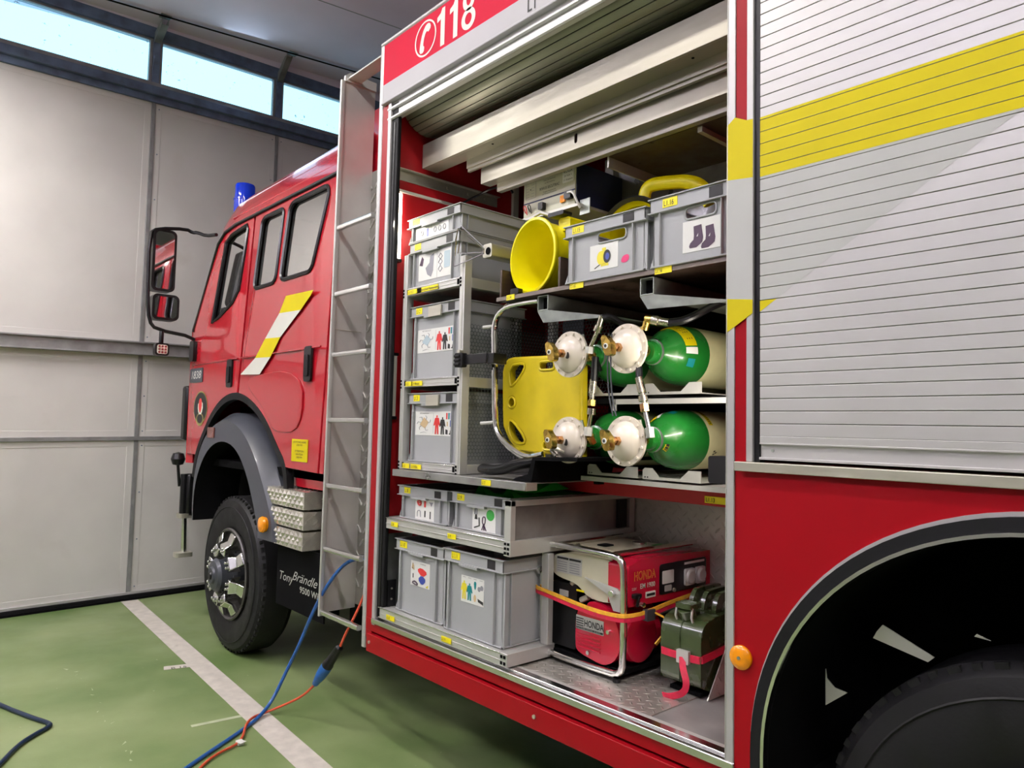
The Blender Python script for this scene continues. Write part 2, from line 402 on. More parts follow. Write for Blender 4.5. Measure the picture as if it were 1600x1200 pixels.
# the folding gate that closes the hall: frame, panels, band of windows above
wall = struct(B().box(WX - .06, WX - .03, -6.1, 6.1, 0, 4.60, PLAST), 'wall_left')
MUL = [-4.95, -3.80, -2.62, -1.43, -.09, 1.11, 2.31, 3.50, 4.68, 5.9]
ROWS = [(.06, 1.405), (1.435, 2.165), (2.285, 4.50)]
for i in range(len(MUL) - 1):
    y0, y1 = MUL[i] + .018, MUL[i + 1] - .018
    for z0, z1 in ROWS:
        p = B()
        p.box(WX - .02, WX, y0, y1, z0, z1, WALLP)
        seen = -1.4 < y0 < 1.3
        e = .055                                   # folded edge of the sheet, a little proud
        for a in ((y0, y0 + e, z0, z1), (y1 - e, y1, z0, z1), (y0 + e, y1 - e, z0, z0 + e), (y0 + e, y1 - e, z1 - e, z1)):
            p.box(WX, WX + .003, a[0], a[1], a[2], a[3], WALLP)
        if seen:
            m = max(2, int((z1 - z0) / .42))
            for k in range(m + 1):
                zz = z0 + .05 + (z1 - z0 - .1) * k / m
                for yy in (y0 + .03, y1 - .03): p.cyl((WX + .003, yy, zz), (WX + .007, yy, zz), .006, FRAMED, n=8)
        struct(p, 'panel', wall, bevel=.0012, seg=1)
for y in MUL:
    struct(B().box(WX - .03, WX + .012, y - .017, y + .017, .06, 4.5, FRAMEG), 'mullion', wall, bevel=.002)
b = B(); b.box(WX - .03, WX + .05, -6, 6, 2.165, 2.285, FRAMEG)
b.box(WX + .05, WX + .075, -6, 6, 2.27, 2.285, FRAMEG); b.box(WX + .05, WX + .075, -6, 6, 2.165, 2.178, FRAMEG)
struct(b, 'cross_rail', wall, bevel=.003)
struct(B().box(WX - .03, WX + .02, -6, 6, 1.402, 1.438, FRAMEG), 'cross_rail', wall, bevel=.003)
b = B(); b.box(WX - .03, WX + .05, -6, 6, 0, .02, VOID); b.box(WX - .03, WX + .03, -6, 6, .02, .045, BLK); b.box(WX - .03, WX + .02, -6, 6, .045, .068, SILV)
struct(b, 'baseboard_left', bevel=.002)
b = B(); b.box(WX - .06, WX + .03, -6.1, 6.1, 4.50, 4.56, FRAMED); b.box(WX - .06, WX + .07, -6.1, 6.1, 4.56, 4.635, FRAMED); b.box(WX - .06, WX + .03, -6.1, 6.1, 4.635, 4.685, FRAMEG)
struct(b, 'trim_1', bevel=.004)
b = B(); b.box(WX - .1, WX + .03, -6.1, 6.1, 5.10, 5.20, FRAMED)
struct(b, 'trim_2', bevel=.004)
struct(B().box(WX - .1, WX + .02, -6.1, 6.1, 5.20, 5.72, CONC), 'trim_3')
b = B(); b.box(WX + .02, WX + .04, -6.1, 6.1, 5.22, 5.235, VOID); 
for i in range(len(MUL) - 1):
    y0, y1 = MUL[i], MUL[i + 1]
    fr = B()
    for a in ((y0 + .03, y0 + .055, 4.685, 5.10), (y1 - .055, y1 - .03, 4.685, 5.10), (y0 + .055, y1 - .055, 4.685, 4.70), (y0 + .055, y1 - .055, 5.082, 5.10)):
        fr.box(WX - .05, WX + .0, *a, FRAMEG)
    w = struct(fr, 'window_%d' % (i + 1), bevel=.002)
    struct(B().box(WX - .03, WX - .024, y0 + .055, y1 - .055, 4.70, 5.082, HALLGL), 'pane', w)
for i, y in enumerate(MUL):
    struct(B().box(WX - .06, WX + .02, y - .03, y + .03, 4.685, 5.10, FRAMED), 'window_mullion', wall, bevel=.003)
for y, wh in ((MUL[4], 'left-hand'), (MUL[5], 'right-hand')):
    t = thing('ceiling_bracket', 'galvanised bracket above the window mullion %s' % ('farther from the fire engine' if wh[0] == 'l' else 'nearest the fire engine roof'), 'bracket', (WX + .05, y, 5.05), 'brackets over the window mullions')
    zc = cz(y)
    bb = B(); P_ = [(WX + .03, 5.06), (WX + .03, 5.15), (WX + .24, zc - .004), (WX + .24, zc - .055)]
    bb.prism([(p[1], p[0]) for p in P_], 'YZ', 0, 0, GALV) if False else None
    for y0, y1 in ((y - .03, y - .024), (y + .024, y + .03)):
        bb.add([(p[0], yy, p[1]) for yy in (y0, y1) for p in P_], [(0, 1, 2, 3), (4, 7, 6, 5), (0, 4, 5, 1), (1, 5, 6, 2), (2, 6, 7, 3), (3, 7, 4, 0)], GALV)
    bb.add([(P_[0][0], y - .03, P_[0][1]), (P_[3][0], y - .03, P_[3][1]), (P_[3][0], y + .03, P_[3][1]), (P_[0][0], y + .03, P_[0][1])], [(0, 1, 2, 3)], GALV)
    bb.part('web', t)
    B().box(WX + .20, WX + .28, y - .045, y + .045, zc - .010, zc - .004, GALV).part('foot_plate', t)
tag(B().tube([(WX + .27, -6, cz(-6) - .02), (WX + .27, 0, cz(0) - .02), (WX + .27, 6, cz(6) - .02)], .008, VOID, 6).part('ceiling_joint_line'), 'thin black line drawn for the joint of wall and ceiling above the windows', 'cable')  # black tube drawn in as the joint line between lintel and ceiling
LW = ['above the cab side', 'above the open locker side', 'above the rear wheel side', 'far out in front of the cab', 'far out opposite the locker', 'far out opposite the rear wheel']
for (x, y, p), wh in zip(TUBES, LW):
    t = thing('ceiling_lamp', 'long white ceiling lamp %s' % wh, 'lamp', (x, y, 4.54), 'ceiling lamps of the hall')
    B().box(x - .78, x + .78, y - .1, y + .1, 4.535, 4.60, ALUM).part('housing', t, bevel=.005)
    for sx in (-.6, .6): B().cyl((x + sx, y, 4.60), (x + sx, y, cz(y) + .005), .004, ALUM, n=6).part('hanger', t)

# the gate frame stands a little askew to the hall axes and its rails rise slightly along the wall
for o in list(bpy.data.objects):
    if o.type != 'MESH' or o.name.split('.')[0] in ('floor', 'ceiling', 'ceiling_joint', 'wall_right', 'wall_front', 'wall_back', 'housing', 'hanger', 'ceiling_joint_line', 'foot_plate'): continue
    off = o.parent.location if o.parent is not None else Vector((0, 0, 0))
    for v in o.data.vertices:
        y, z = v.co.y + off.y, v.co.z + off.z
        v.co.z += z * .0112 * (y - .45); v.co.x -= .06 * (y - .1)

# floor markings
def stripe(p, q, w, name, m, label, cat='marking', z=.002):
    p = Vector((*p, 0)); q = Vector((*q, 0)); d = (q - p).normalized(); n = Vector((-d.y, d.x, 0)) * w / 2
    b = B(); c = [p - n, q - n, q + n, p + n]
    b.add([(v.x, v.y, 0.0003) for v in c] + [(v.x, v.y, z) for v in c], [(0, 1, 2, 3), (4, 7, 6, 5), (0, 4, 5, 1), (1, 5, 6, 2), (2, 6, 7, 3), (3, 7, 4, 0)], m)
    return b
b = stripe((-6.98, -.09), (-1.0, -.37), .135, '', TAPE, '')
struct(b, 'trim_4')
b = stripe((-4.965, -.39), (-4.90, -.155), .07, '', TAPE, '', z=.0018)
b.text('B 15', 'XY', -4.918, -.362, .0022, .052, INK, rot=math.radians(76), sx=1.0)
struct(b, 'trim_5')
struct(stripe((-3.95, -.55), (-3.91, -.20), .030, '', TAPE2, '', z=.0012), 'trim_6')
b = B()
rr = random.Random(3)
for k in range(26):                                # leftovers of an old tape line
    x = -5.3 + k * .075 + rr.uniform(-.03, .03); y = -.86 + rr.uniform(-.035, .035)
    if rr.random() < .35: continue
    b.flat([(x + rr.uniform(-.03, .03), y + rr.uniform(-.02, .02)) for _ in range(3)], 'XY', .0008, TAPE2)
struct(b, 'trim_7', kind=None)

# ================================================================== FIRE TRUCK
TR = thing('fire_truck', 'red four-wheel-drive fire engine with open equipment locker and silver roller shutter', 'fire truck', (-3, 1.2, 0))
XL, XR = -3.09, -1.172          # locker opening
ZF, ZT = .645, 3.12
# ---- body shell
b = B()
b.box(-3.185, XL, .82, 2.45, .5, 3.52, RED); b.box(-3.185, 2.4, 2.43, 2.46, .5, 3.52, RED)
b.box(-3.185, 2.4, .03, 2.45, 3.50, 3.53, ALUM)
b.box(2.38, 2.4, .03, 2.45, .5, 3.5, RED)
b.box(-3.185, -3.165, .06, .83, .50, 3.52, RED)
b.part('body_shell', TR)
b = B(); b.rbox(-3.206, -3.172, -.006, .06, .485, 3.545, SILV, .008, 'XY'); b.part('corner_profile', TR, bevel=.003)
B().box(-3.172, -3.118, .0, .05, .54, 3.21, RED).part('front_jamb', TR)
B().rbox(-3.118, -3.090, -.004, .02, .61, 3.21, SILV, .004, 'XY').part('jamb_trim', TR)
b = B(); b.rbox(-3.090, -3.035, .006, .028, .65, 3.20, BLK, .004, 'XY'); b.box(-3.066, -3.056, .002, .008, .65, 3.1, BLKG)
b.part('shutter_guide', TR, label='black shutter guide channel', bevel=.002)
# ---- header with red sign band
B().box(-3.172, 1.2, -.004, .04, 3.322, 3.535, REDFILM).part('sign_band', TR, label='red reflective sign band')
b = B(); b.tube([(-3.195, .002, 3.545), (1.2, .002, 3.545)], .013, SILV, 8); b.add([(-3.2, -.006, 3.535), (1.2, -.006, 3.535), (1.2, .09, 3.60), (-3.2, .09, 3.60), (-3.2, .09, 3.53), (1.2, .09, 3.53)], [(0, 1, 2, 3), (0, 3, 4), (1, 5, 2), (0, 4, 5, 1)], SILV)
b.part('roof_edge_rail', TR)
b = B()
for x in (-2.705, -2.607):
    b.flat([(x + .028, 3.338), (x + .060, 3.338), (x + .060, 3.520), (x + .038, 3.520), (x + .026, 3.500), (x, 3.487), (x, 3.462), (x + .028, 3.470)], 'XZ', -.0055, WHITEF)
for zc, rz, rx in ((3.472, .049, .043), (3.386, .050, .050)):
    o1, o2 = circle(-2.468, zc, rx, 28, rz), circle(-2.468, zc, rx - .026, 28, rz - .024)
    b.add([(u, -.0055, v) for u, v in o1 + o2], [(i, (i + 1) % 28, 28 + (i + 1) % 28, 28 + i) for i in range(28)], WHITEF)
b.part('emergency_number', TR, label='white number 118 on the red band')
b = B()
cx, cz_ = -2.80, 3.427
ring = circle(cx, cz_, .088, 36); rin = circle(cx, cz_, .079, 36)
b.add([(u, -.0055, v) for u, v in ring + rin], [(i, (i + 1) % 36, 36 + (i + 1) % 36, 36 + i) for i in range(36)], WHITEF)
hs = soft([(cx - .048, cz_ - .062), (cx - .012, cz_ - .066), (cx - .006, cz_ - .036), (cx - .020, cz_ - .030), (cx - .006, cz_ + .020), (cx + .012, cz_ + .034), (cx + .022, cz_ + .022), (cx + .046, cz_ + .040), (cx + .034, cz_ + .066), (cx + .004, cz_ + .068), (cx - .026, cz_ + .036), (cx - .044, cz_ - .020)], 1)
b.flat(hs, 'XZ', -.0055, WHITEF)
b.part('phone_symbol', TR, label='white telephone receiver in a ring')
HEADM = mat('header_grey_paint', (.42, .41, .43), .5, 0, var=.02, spec=.2)
b = B(); b.box(-3.166, 1.2, -.012, .03, 3.225, 3.318, HEADM); b.box(-3.166, 1.2, -.02, .03, 3.212, 3.224, HEADM)
b.text('L1', 'XZ', -2.075, 3.240, -.0135, .078, INK, sx=.8, bold=.01)
b.part('header_rail', TR, bevel=.003)
# rolled shutter over the locker: end bar at the mouth, coil behind it
b = B(); b.box(XL - .02, XR + .02, .008, .035, 3.125, 3.212, SLAT); b.tube([(XL - .03, .004, 3.178), (XR + .03, .004, 3.178)], .011, SILV, 8); b.tube([(XL - .03, .004, 3.128), (XR + .03, .004, 3.128)], .010, SILV, 8)
sh = b.part('shutter_end_bar', TR)
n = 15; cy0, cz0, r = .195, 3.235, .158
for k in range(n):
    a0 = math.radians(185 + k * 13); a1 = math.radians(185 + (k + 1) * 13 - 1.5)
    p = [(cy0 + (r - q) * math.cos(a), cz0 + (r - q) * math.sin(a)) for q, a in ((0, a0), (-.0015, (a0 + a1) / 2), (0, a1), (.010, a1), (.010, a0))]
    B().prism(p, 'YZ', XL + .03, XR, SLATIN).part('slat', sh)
b = B(); b.cyl((XL + .03, cy0, cz0), (XR, cy0, cz0), r - .012, VOID, n=24); b.part('shutter_roll', TR)
# ---- locker interior
def comp():
    B().box(XL - .012, XL, .03, .83, ZF, 3.48, REDIN).part('locker_side_wall', TR, label='red inner side wall')
    b = B(); b.box(XL, XL + .02, .82, .86, .645, 3.48, LAMPOFF); b.part('rear_corner_post', TR)
    B().box(XL, XR, .78, .80, ZF, 1.31, PLATEXZ).part('chequer_rear_panel', TR)
    b = B(); b.box(XL, XR, .75, .79, 1.31, 1.40, REDIN); b.box(XL, XR, 1.70, 1.72, 1.31, 3.48, VOID); b.box(XL, XR, .80, 1.70, 1.30, 1.31, VOID); b.part('locker_rear', TR)
    B().box(XL, XR, .06, 1.7, 3.46, 3.48, ALUM).part('locker_roof', TR)
    B().box(XR, XR + .012, .03, 1.7, ZF, 3.48, REDIN).part('locker_side_wall', TR)
    b = B(); b.box(XL, XR, .075, .78, ZF - .03, ZF - .004, FLOORIN); b.part('locker_floor', TR)
    b = B(); b.box(-2.13, -1.50, .078, .76, ZF - .004, ZF, PLATEXY); b.part('chequer_floor_plate', TR)
    b = B(); b.box(XL, XL + .003, .03, .20, ZF, 1.045, GALV)
    for z in (.70, .85, 1.0): b.cyl((XL + .003, .06, z), (XL + .006, .06, z), .006, GALV, n=8)
    b.part('galvanised_guard', TR, label='galvanised guard plate')
    b = B(); b.box(-3.045, -3.03, .03, .075, .655, .83, BLKG); b.box(-3.045, -2.995, .03, .075, .655, .672, BLKG)
    for z in (.70, .74, .79): b.cyl((-3.030, .05, z), (-3.026, .05, z), .005, ALU, n=8)
    b.part('slide_latch', TR)
    b = B(); b.box(XL, XL + .005, .03, .71, 2.825, 2.88, ALU); b.box(XL, XL + .03, .03, .71, 2.876, 2.881, ALU)
    for y in (.16, .36, .5, .62): b.cyl((XL + .005, y, 2.852), (XL + .009, y, 2.852), .009, ALU, n=10)
    b.part('angle_rail', TR, bevel=.0015)
    B().box(XL, XL + .012, .03, .80, 2.762, 2.775, LAMPOFF).part('wall_seam', TR)
    b = B(); b.box(XL, XL + .02, .02, .05, 2.75, 2.765, BLKG); b.part('lamp_cap', TR)
    # lamps
    b = B(); b.rbox(XL, XL + .022, .028, .068, 2.41, 2.75, LAMPON, .006, 'XY'); lo = b.part('strip_lamp', TR, label='lit strip lamp')
    B().box(XL - .001, XL + .024, .024, .072, 2.40, 2.415, BLKG).part('lamp_cap', lo)
    b = B(); b.rbox(XL, XL + .022, .028, .068, 1.62, 1.93, LAMPOFF, .006, 'XY'); lo = b.part('strip_lamp', TR, label='unlit strip lamp')
    B().box(XL - .001, XL + .024, .024, .072, 1.608, 1.624, BLKG).part('lamp_cap', lo); B().box(XL - .001, XL + .024, .024, .072, 1.925, 1.94, BLKG).part('lamp_cap', lo)
    b = B(); b.rbox(XR - .022, XR, .035, .07, 1.55, 1.95, LAMPON, .006, 'XY'); b.part('strip_lamp', TR)
comp()
area('left_strip_light', (XL + .04, .06, 2.58), (.03, .32), 3.0, (1, .93, .78), (0, math.radians(-80), 0))
area('right_strip_light', (XR - .05, .06, 1.75), (.03, .38), 4.0, (1, .93, .80), (0, math.radians(80), 0))
# cross beams and shelf frames under the roof
BEAM = mat('cross_beam_aluminium', (.33, .31, .25), .42, .45, var=.08, scale=4, stretch=(1, 1, 5))
b = B(); b.box(-3.06, XR, .175, .185, 2.905, 3.03, BEAM); b.box(-3.06, XR, .185, .27, 2.905, 2.912, BEAM); b.box(-2.80, XR, .262, .27, 2.86, 2.912, BEAM); b.box(-2.80, XR, .27, .285, 2.845, 2.862, BEAM)
for x in (-2.55, -1.45): b.cyl((x, .22, 2.905), (x, .22, 2.902), .006, VOID, n=8)
b.part('cross_beam', TR, bevel=.0015)
b = B(); hole = [rrect(-2.100, -2.082, 2.80, 2.845, .009, 4)]
b.plate([[(-2.73, 2.775), (XR, 2.775), (XR, 2.875), (-2.68, 2.875), (-2.73, 2.85)]] + hole, 'XZ', .30, .006, BEAM)
b.box(-2.73, XR, .306, .36, 2.775, 2.781, BEAM); b.box(-2.67, XR, .354, .36, 2.735, 2.781, BEAM); b.box(-2.67, XR, .36, .385, 2.735, 2.74, BEAM)
b.box(-2.1, -2.08, .31, .315, 2.79, 2.86, VOID)
b.part('cross_beam', TR, bevel=.0015)
b = B(); b.box(-1.99, XR, .39, 1.03, 2.735, 2.745, PLY); b.box(-1.99, -1.982, .39, 1.03, 2.69, 2.745, ALUM); b.box(-1.99, XR, 1.02, 1.03, 2.69, 2.745, ALUM)
for x in (-1.55,): b.box(x, x + .02, .40, 1.02, 2.715, 2.735, ALU)
b.part('roof_tray', TR)
b = B(); b.box(-2.31, -2.255, .74, .79, 2.2, 2.9, BEAM); b.box(-2.255, -1.4, .78, .785, 2.4, 2.9, STEELG); b.part('rear_post', TR, bevel=.002)
b = B(); b.box(-2.62, -1.95, .70, .72, 2.53, 2.60, BEAM); b.part('rear_post', TR)
tag(B().tube([(-2.97, .10, 2.59), (-2.99, .30, 2.70), (-2.95, .45, 2.80), (-2.80, .46, 2.82), (-2.72, .40, 2.76), (-2.70, .42, 2.83), (-2.66, .45, 2.75)], .006, BLKG, 6, smooth=2).part('black_cable'), 'black coiled cable tucked under the lower cross beam of the open locker', 'cable')

# ---- sill and skirt
b = B(); b.rbox(XL - .01, XR + .03, -.008, .05, .636, .6425, ALUP, .003, 'YZ'); b.box(XL, XR, .014, .05, .6425, .650, ALUP); b.box(XL, XR, .052, .078, .636, .646, ALUM)
b.box(XL - .02, XR + .03, -.012, -.006, .618, .6425, ALUP)
b.part('sill_rail', TR, bevel=.003)
b = B(); b.box(-3.172, XR + .02, -.002, .03, .575, .636, RED); b.box(-3.14, XR + .4, -.016, .02, .480, .566, RED)
b.part('skirt', TR, bevel=.003)
b = B()
for x in (-3.11, -1.95): b.cyl((x, -.016, .528), (x, -.021, .528), .008, ALU, n=8)
b.part('skirt_screw', TR)
# ---- post between the lockers with its coloured film
P0, P1, P2, P3, P4 = -1.172, -1.145, -1.107, -1.086, -1.067
b = B(); b.box(P0, P1, -.006, .035, .50, 3.2, SILV); b.box(P1, P2, -.002, .035, 1.485, 3.2, RED); b.box(P2, P3, -.006, .035, 1.497, 3.2, SILV)
b.box(P0, P0 + .004, -.008, .03, .6, 3.2, ALUM)
post = b.part('locker_post', TR, bevel=.002)
B().box(P3, P4, .002, .03, 1.497, 3.2, BLKG).part('shutter_guide', TR, label='black shutter guide channel', bevel=.002)
b = B(); e = -.0072
b.flat([(P0, 2.335), (P3, 2.325), (P3, 2.50), (P2, 2.502), (P1, 2.522), (P0, 2.502)], 'XZ', e, YEL)
b.flat([(P0, 1.976), (P3, 1.965), (P3, 2.325), (P0, 2.335)], 'XZ', e, GREYF)
b.flat([(P0, 1.874), (P3, 1.925), (P3, 1.965), (P0, 1.976)], 'XZ', e, YEL)
b.part('film_stripes', TR, label='yellow and grey film stripes')
# ---- closed roller shutter
b = B(); b.box(P4, .8, .006, .03, 1.508, 1.552, SLAT); b.box(P4, .8, -.004, .02, 1.505, 1.512, SLAT); b.box(P4, .8, -.002, .02, 1.548, 1.553, SLAT)
b.box(P4, .8, .0, .006, 1.553, 1.5715, SLAT)
b.cyl((-1.03, .006, 1.532), (-1.03, .003, 1.532), .005, GALV, n=10)
sh2 = b.part('roller_shutter', TR, label='closed silver roller shutter', bevel=.001)
pitch = .0354; z = 1.572
YB = [(P4, 2.323), (.8, 2.323), (.8, 2.500), (P4, 2.500)]
GR = [(P4, 1.962), (-1.013, 1.962), (-.424, 2.3225), (P4, 2.3225)]
YT = [(P4, 1.928), (-1.013, 1.962), (P4, 1.962)]
while z < 3.16:
    z1 = z + pitch - .0018
    b = B()
    b.prism([(.016, z), (.0010, z), (.0010, z1), (.016, z1)], 'YZ', P4, .8, SLAT)
    for poly, m in ((YB, YEL), (GR, GREYF), (YT, YEL)):
        q = clip(poly, z + .0005, z1)
        if len(q) > 2 and max(p[1] for p in q) - min(p[1] for p in q) > .002: b.flat(q, 'XZ', .0003, m)
    b.part('slat', sh2, bevel=.0011, seg=2); z += pitch
B().box(P4 - .02, .9, .0245, .03, 1.5, 3.2, VOID).part('shutter_backing', TR)
b = B(); b.box(-1.135, 1.0, -.022, .03, 1.476, 1.497, ALU); b.box(-1.135, 1.0, -.024, -.018, 1.470, 1.497, ALU); b.part('shutter_sill', TR, bevel=.002)
# ---- rear wing
ACX, ACZ, AR = -.37, .709, .712
b = B()
N_ = 60
arc = [(ACX + AR * math.cos(math.radians(180 * k / N_)), ACZ + AR * math.sin(math.radians(180 * k / N_))) for k in range(N_ + 1)]
b.plate([[(P1, .50), (P1, 1.474), (1.0, 1.474), (1.0, .50), (ACX + AR, .50)] + arc + [(ACX - AR, .50)]], 'XZ', 0, .02, RED)
b.part('side_panel', TR, ang=30)
def arcband(r0, r1, y0, y1, m, name, lab=None, zb=.5):
    b = B(); pr = []
    pts = [(180.)] + []
    sec = []
    angs = [None] + [180 - 180 * k / 48 for k in range(49)] + ['e']
    for rad, y in ((r0, y0), (r1, y0), (r1, y1), (r0, y1)):
        row = []
        for a in angs:
            if a is None: row.append((ACX - rad, y, zb))
            elif a == 'e': row.append((ACX + rad, y, zb))
            else: row.append((ACX + rad * math.cos(math.radians(a)), y, ACZ + rad * math.sin(math.radians(a))))
        sec.append(row)
    n = len(sec[0]); vs = [v for r_ in sec for v in r_]
    b.add(vs, [(j * n + i, j * n + i + 1, ((j + 1) % 4) * n + i + 1, ((j + 1) % 4) * n + i) for j in range(4) for i in range(n - 1)], m)
    return b.part(name, TR, label=lab)
arcband(.706, .716, -.016, .0, SILV, 'arch_trim')
arcband(.672, .706, -.034, .01, DGREY if False else BLK, 'arch_lip', 'black rubber arch lip')
arcband(.664, .673, -.040, -.028, ALUP, 'arch_trim', 'bright metal inner arch trim')
arcband(.66, .672, -.02, .75, VOID, 'wheel_housing')
b = B(); b.box(-1.10, .5, .74, .76, .3, 1.42, VOID); b.part('wheel_housing', TR)
for q in ([(-.80, 1.075), (-.675, 1.02), (-.69, 1.005), (-.825, 1.035), (-.815, 1.055)], [(-.955, .92), (-.952, .895), (-.93, .875), (-.895, .87), (-.955, .82)], [(-.58, 1.10), (-.55, 1.09), (-.585, 1.093)]):
    B().prism([(x, z_) for x, z_ in q], 'XZ', .16, .165, LAMPOFF).part('gap_light_plate', TR, label='pale plate standing in for light seen through the wheel housing')  # pale plates put in for light showing through gaps beyond the wheel
b = B(); b.lathe([(0, 0), (.034, 0), (.034, .5), (.030, .8), (.018, 1), (0, 1)], (-1.122, -.001, .942), (-1.122, -.016, .942), ORANGE, 24); b.cyl((-1.122, -.016, .942), (-1.122, -.018, .942), .005, GALV, n=10)
b.part('side_reflector', TR, label='round amber reflector')
# ---- wheels
def wheel(cx, y0, R, cz, w, front, flip=1):
    P = lambda r, y: (r, (y) / w)
    prof = [P(.30, .030), P(.34, .012), P(.42, .002), P(R - .075, .004), P(R - .03, .014), P(R - .012, .035), P(R, .05), P(R, w - .05), P(R - .03, w - .01), P(.34, w), P(.30, w - .02)]
    b = B(); b.lathe(prof, (cx, y0, cz), (cx, y0 + flip * w, cz), TYRE, 72)
    b.lathe([P(R - .078, .0025), P(R - .074, -.001), P(R - .070, .0025)], (cx, y0, cz), (cx, y0 + flip * w, cz), TYRE, 72)
    nb = 64
    for k in range(nb):
        a = 2 * PI * (k + .5) / nb
        T = Matrix.Translation((cx, y0 + flip * .018, cz)) @ Matrix.Rotation(a, 4, 'Y') @ Matrix.Translation((0, 0, R - .022))
        b.box(-.015 if k % 2 else -.010, .015 if k % 2 else .010, flip * .012, flip * .05, -.020, .0205, TYRE, T)
    ty = b.part('front_wheel' if front else 'rear_wheel', TR, ang=30, label='black truck tyre')
    for g in (.09, .15, .21):
        pass
    b = B()
    b.lathe([P(.305, .02), P(.312, .006), P(.303, -.002), P(.292, .004), P(.280, .05), P(.262, .07), P(.235, .11), P(.10, .11), P(.0, .11)], (cx, y0, cz), (cx, y0 + flip * w, cz), WHEELM, 56)
    b.part('rim', ty)
    if front:
        b = B(); b.lathe([P(0, -.118), P(.05, -.118), P(.06, -.105), P(.095, -.10), P(.112, -.08), P(.10, -.05), P(.11, .0), P(.13, .02), P(.13, .11)], (cx, y0, cz), (cx, y0 + flip * w, cz), DGREY, 32)
        b.lathe([P(0, -.128), P(.022, -.128), P(.03, -.116)], (cx, y0, cz), (cx, y0 + flip * w, cz), BLKG, 20)
        for k in range(10):
            a = 2 * PI * k / 10; b.cyl((cx + .118 * math.cos(a), y0 - flip * .005, cz + .118 * math.sin(a)), (cx + .118 * math.cos(a), y0 + .02 * flip, cz + .118 * math.sin(a)), .012, DGREY, n=6)
        b.part('hub_cap', ty)
        for k in range(8):
            a = 2 * PI * (k + .35) / 8
            T = Matrix.Translation((cx, y0, cz)) @ Matrix.Rotation(a, 4, 'Y')
            b = B()
            vs = []
            for (rz, hw, yy) in ((.125, .034, .015), (.145, .040, -.060), (.205, .044, -.066), (.228, .036, -.022), (.286, .042, -.006), (.296, .032, .03)):
                for (sx, dy) in ((-1, 0), (1, 0), (1, .03), (-1, .03)): vs.append((sx * hw, flip * (yy + dy), rz))
            fs = [(j * 4 + i, j * 4 + (i + 1) % 4, (j + 1) * 4 + (i + 1) % 4, (j + 1) * 4 + i) for j in range(5) for i in range(4)] + [(0, 1, 2, 3), (20, 21, 22, 23)]
            b.add(vs, fs, CHROME, T)
            for sx in (-.018, .018): 
                p0 = T @ Vector((sx, flip * -.082, .178)); p1 = T @ Vector((sx, flip * .05, .180)); b.cyl(p0, p1, .011, CHROME, n=6)
            b.part('rim_clamp', ty, bevel=.004)
    return ty
wheel(-5.07, .03, .53, .53, .27, True)
wheel(-5.07, 2.40, .53, .53, .30, True, -1)
wheel(-.38, .06, .545, .535, .32, False)
wheel(-.38, 2.38, .545, .535, .32, False, -1)
# ---- chassis
b = B(); b.box(-5.9, 2.2, .75, .85, .55, .85, VOID); b.box(-5.9, 2.2, 1.6, 1.7, .55, .85, VOID)
b.cyl((-5.07, .33, .53), (-5.07, 2.1, .53), .09, VOID); b.cyl((-.38, .38, .535), (-.38, 2.05, .535), .10, VOID)
b.box(-4.3, -3.3, .55, .62, .25, .7, VOID); b.box(-4.1, -3.25, .9, 1.5, .35, .9, VOID); b.box(-5.4, -4.6, .62, .64, .25, 1.2, VOID)
b.box(-3.18, 2.3, .08, 2.4, .50, .60, VOID); b.box(-3.05, -1.2, .55, 2.3, .22, .52, VOID)  # the low box below the body is kept to block light and darken the floor
b.part('chassis_and_light_block', TR)

# ---- cab
def lean(p):
    k = max(0., p.z - 2.35)
    p.y += .10 * k; return p
def mirror(p): p = lean(p); p.y = 2.42 - p.y; return p
ARCH = [(-4.16, 1.31), (-4.30, 1.42), (-4.48, 1.58), (-4.68, 1.69), (-4.95, 1.765), (-5.2, 1.74), (-5.42, 1.64), (-5.62, 1.46), (-5.74, 1.31)]
WIN1 = rrect(-4.80, -4.455, 2.475, 2.975, .05, 4); WIN2 = rrect(-4.37, -3.84, 2.475, 2.985, .06, 4)
WIN1 = [(x + (.015 if z < 2.6 else 0), z) for x, z in WIN1]; WIN2 = [(x - (.085 if (z < 2.6 and x > -4) else 0) , z) for x, z in WIN2]
WIN3 = soft([(-5.46, 2.20), (-5.06, 2.44), (-5.04, 2.60), (-5.045, 2.97), (-5.20, 2.97), (-5.46, 2.93), (-5.54, 2.80), (-5.56, 2.40)], 1)
WIN3 = [(-5.51, 2.31), (-5.36, 2.345), (-5.13, 2.43), (-5.06, 2.50), (-5.05, 2.95), (-5.08, 2.985), (-5.36, 2.965), (-5.46, 2.92)]
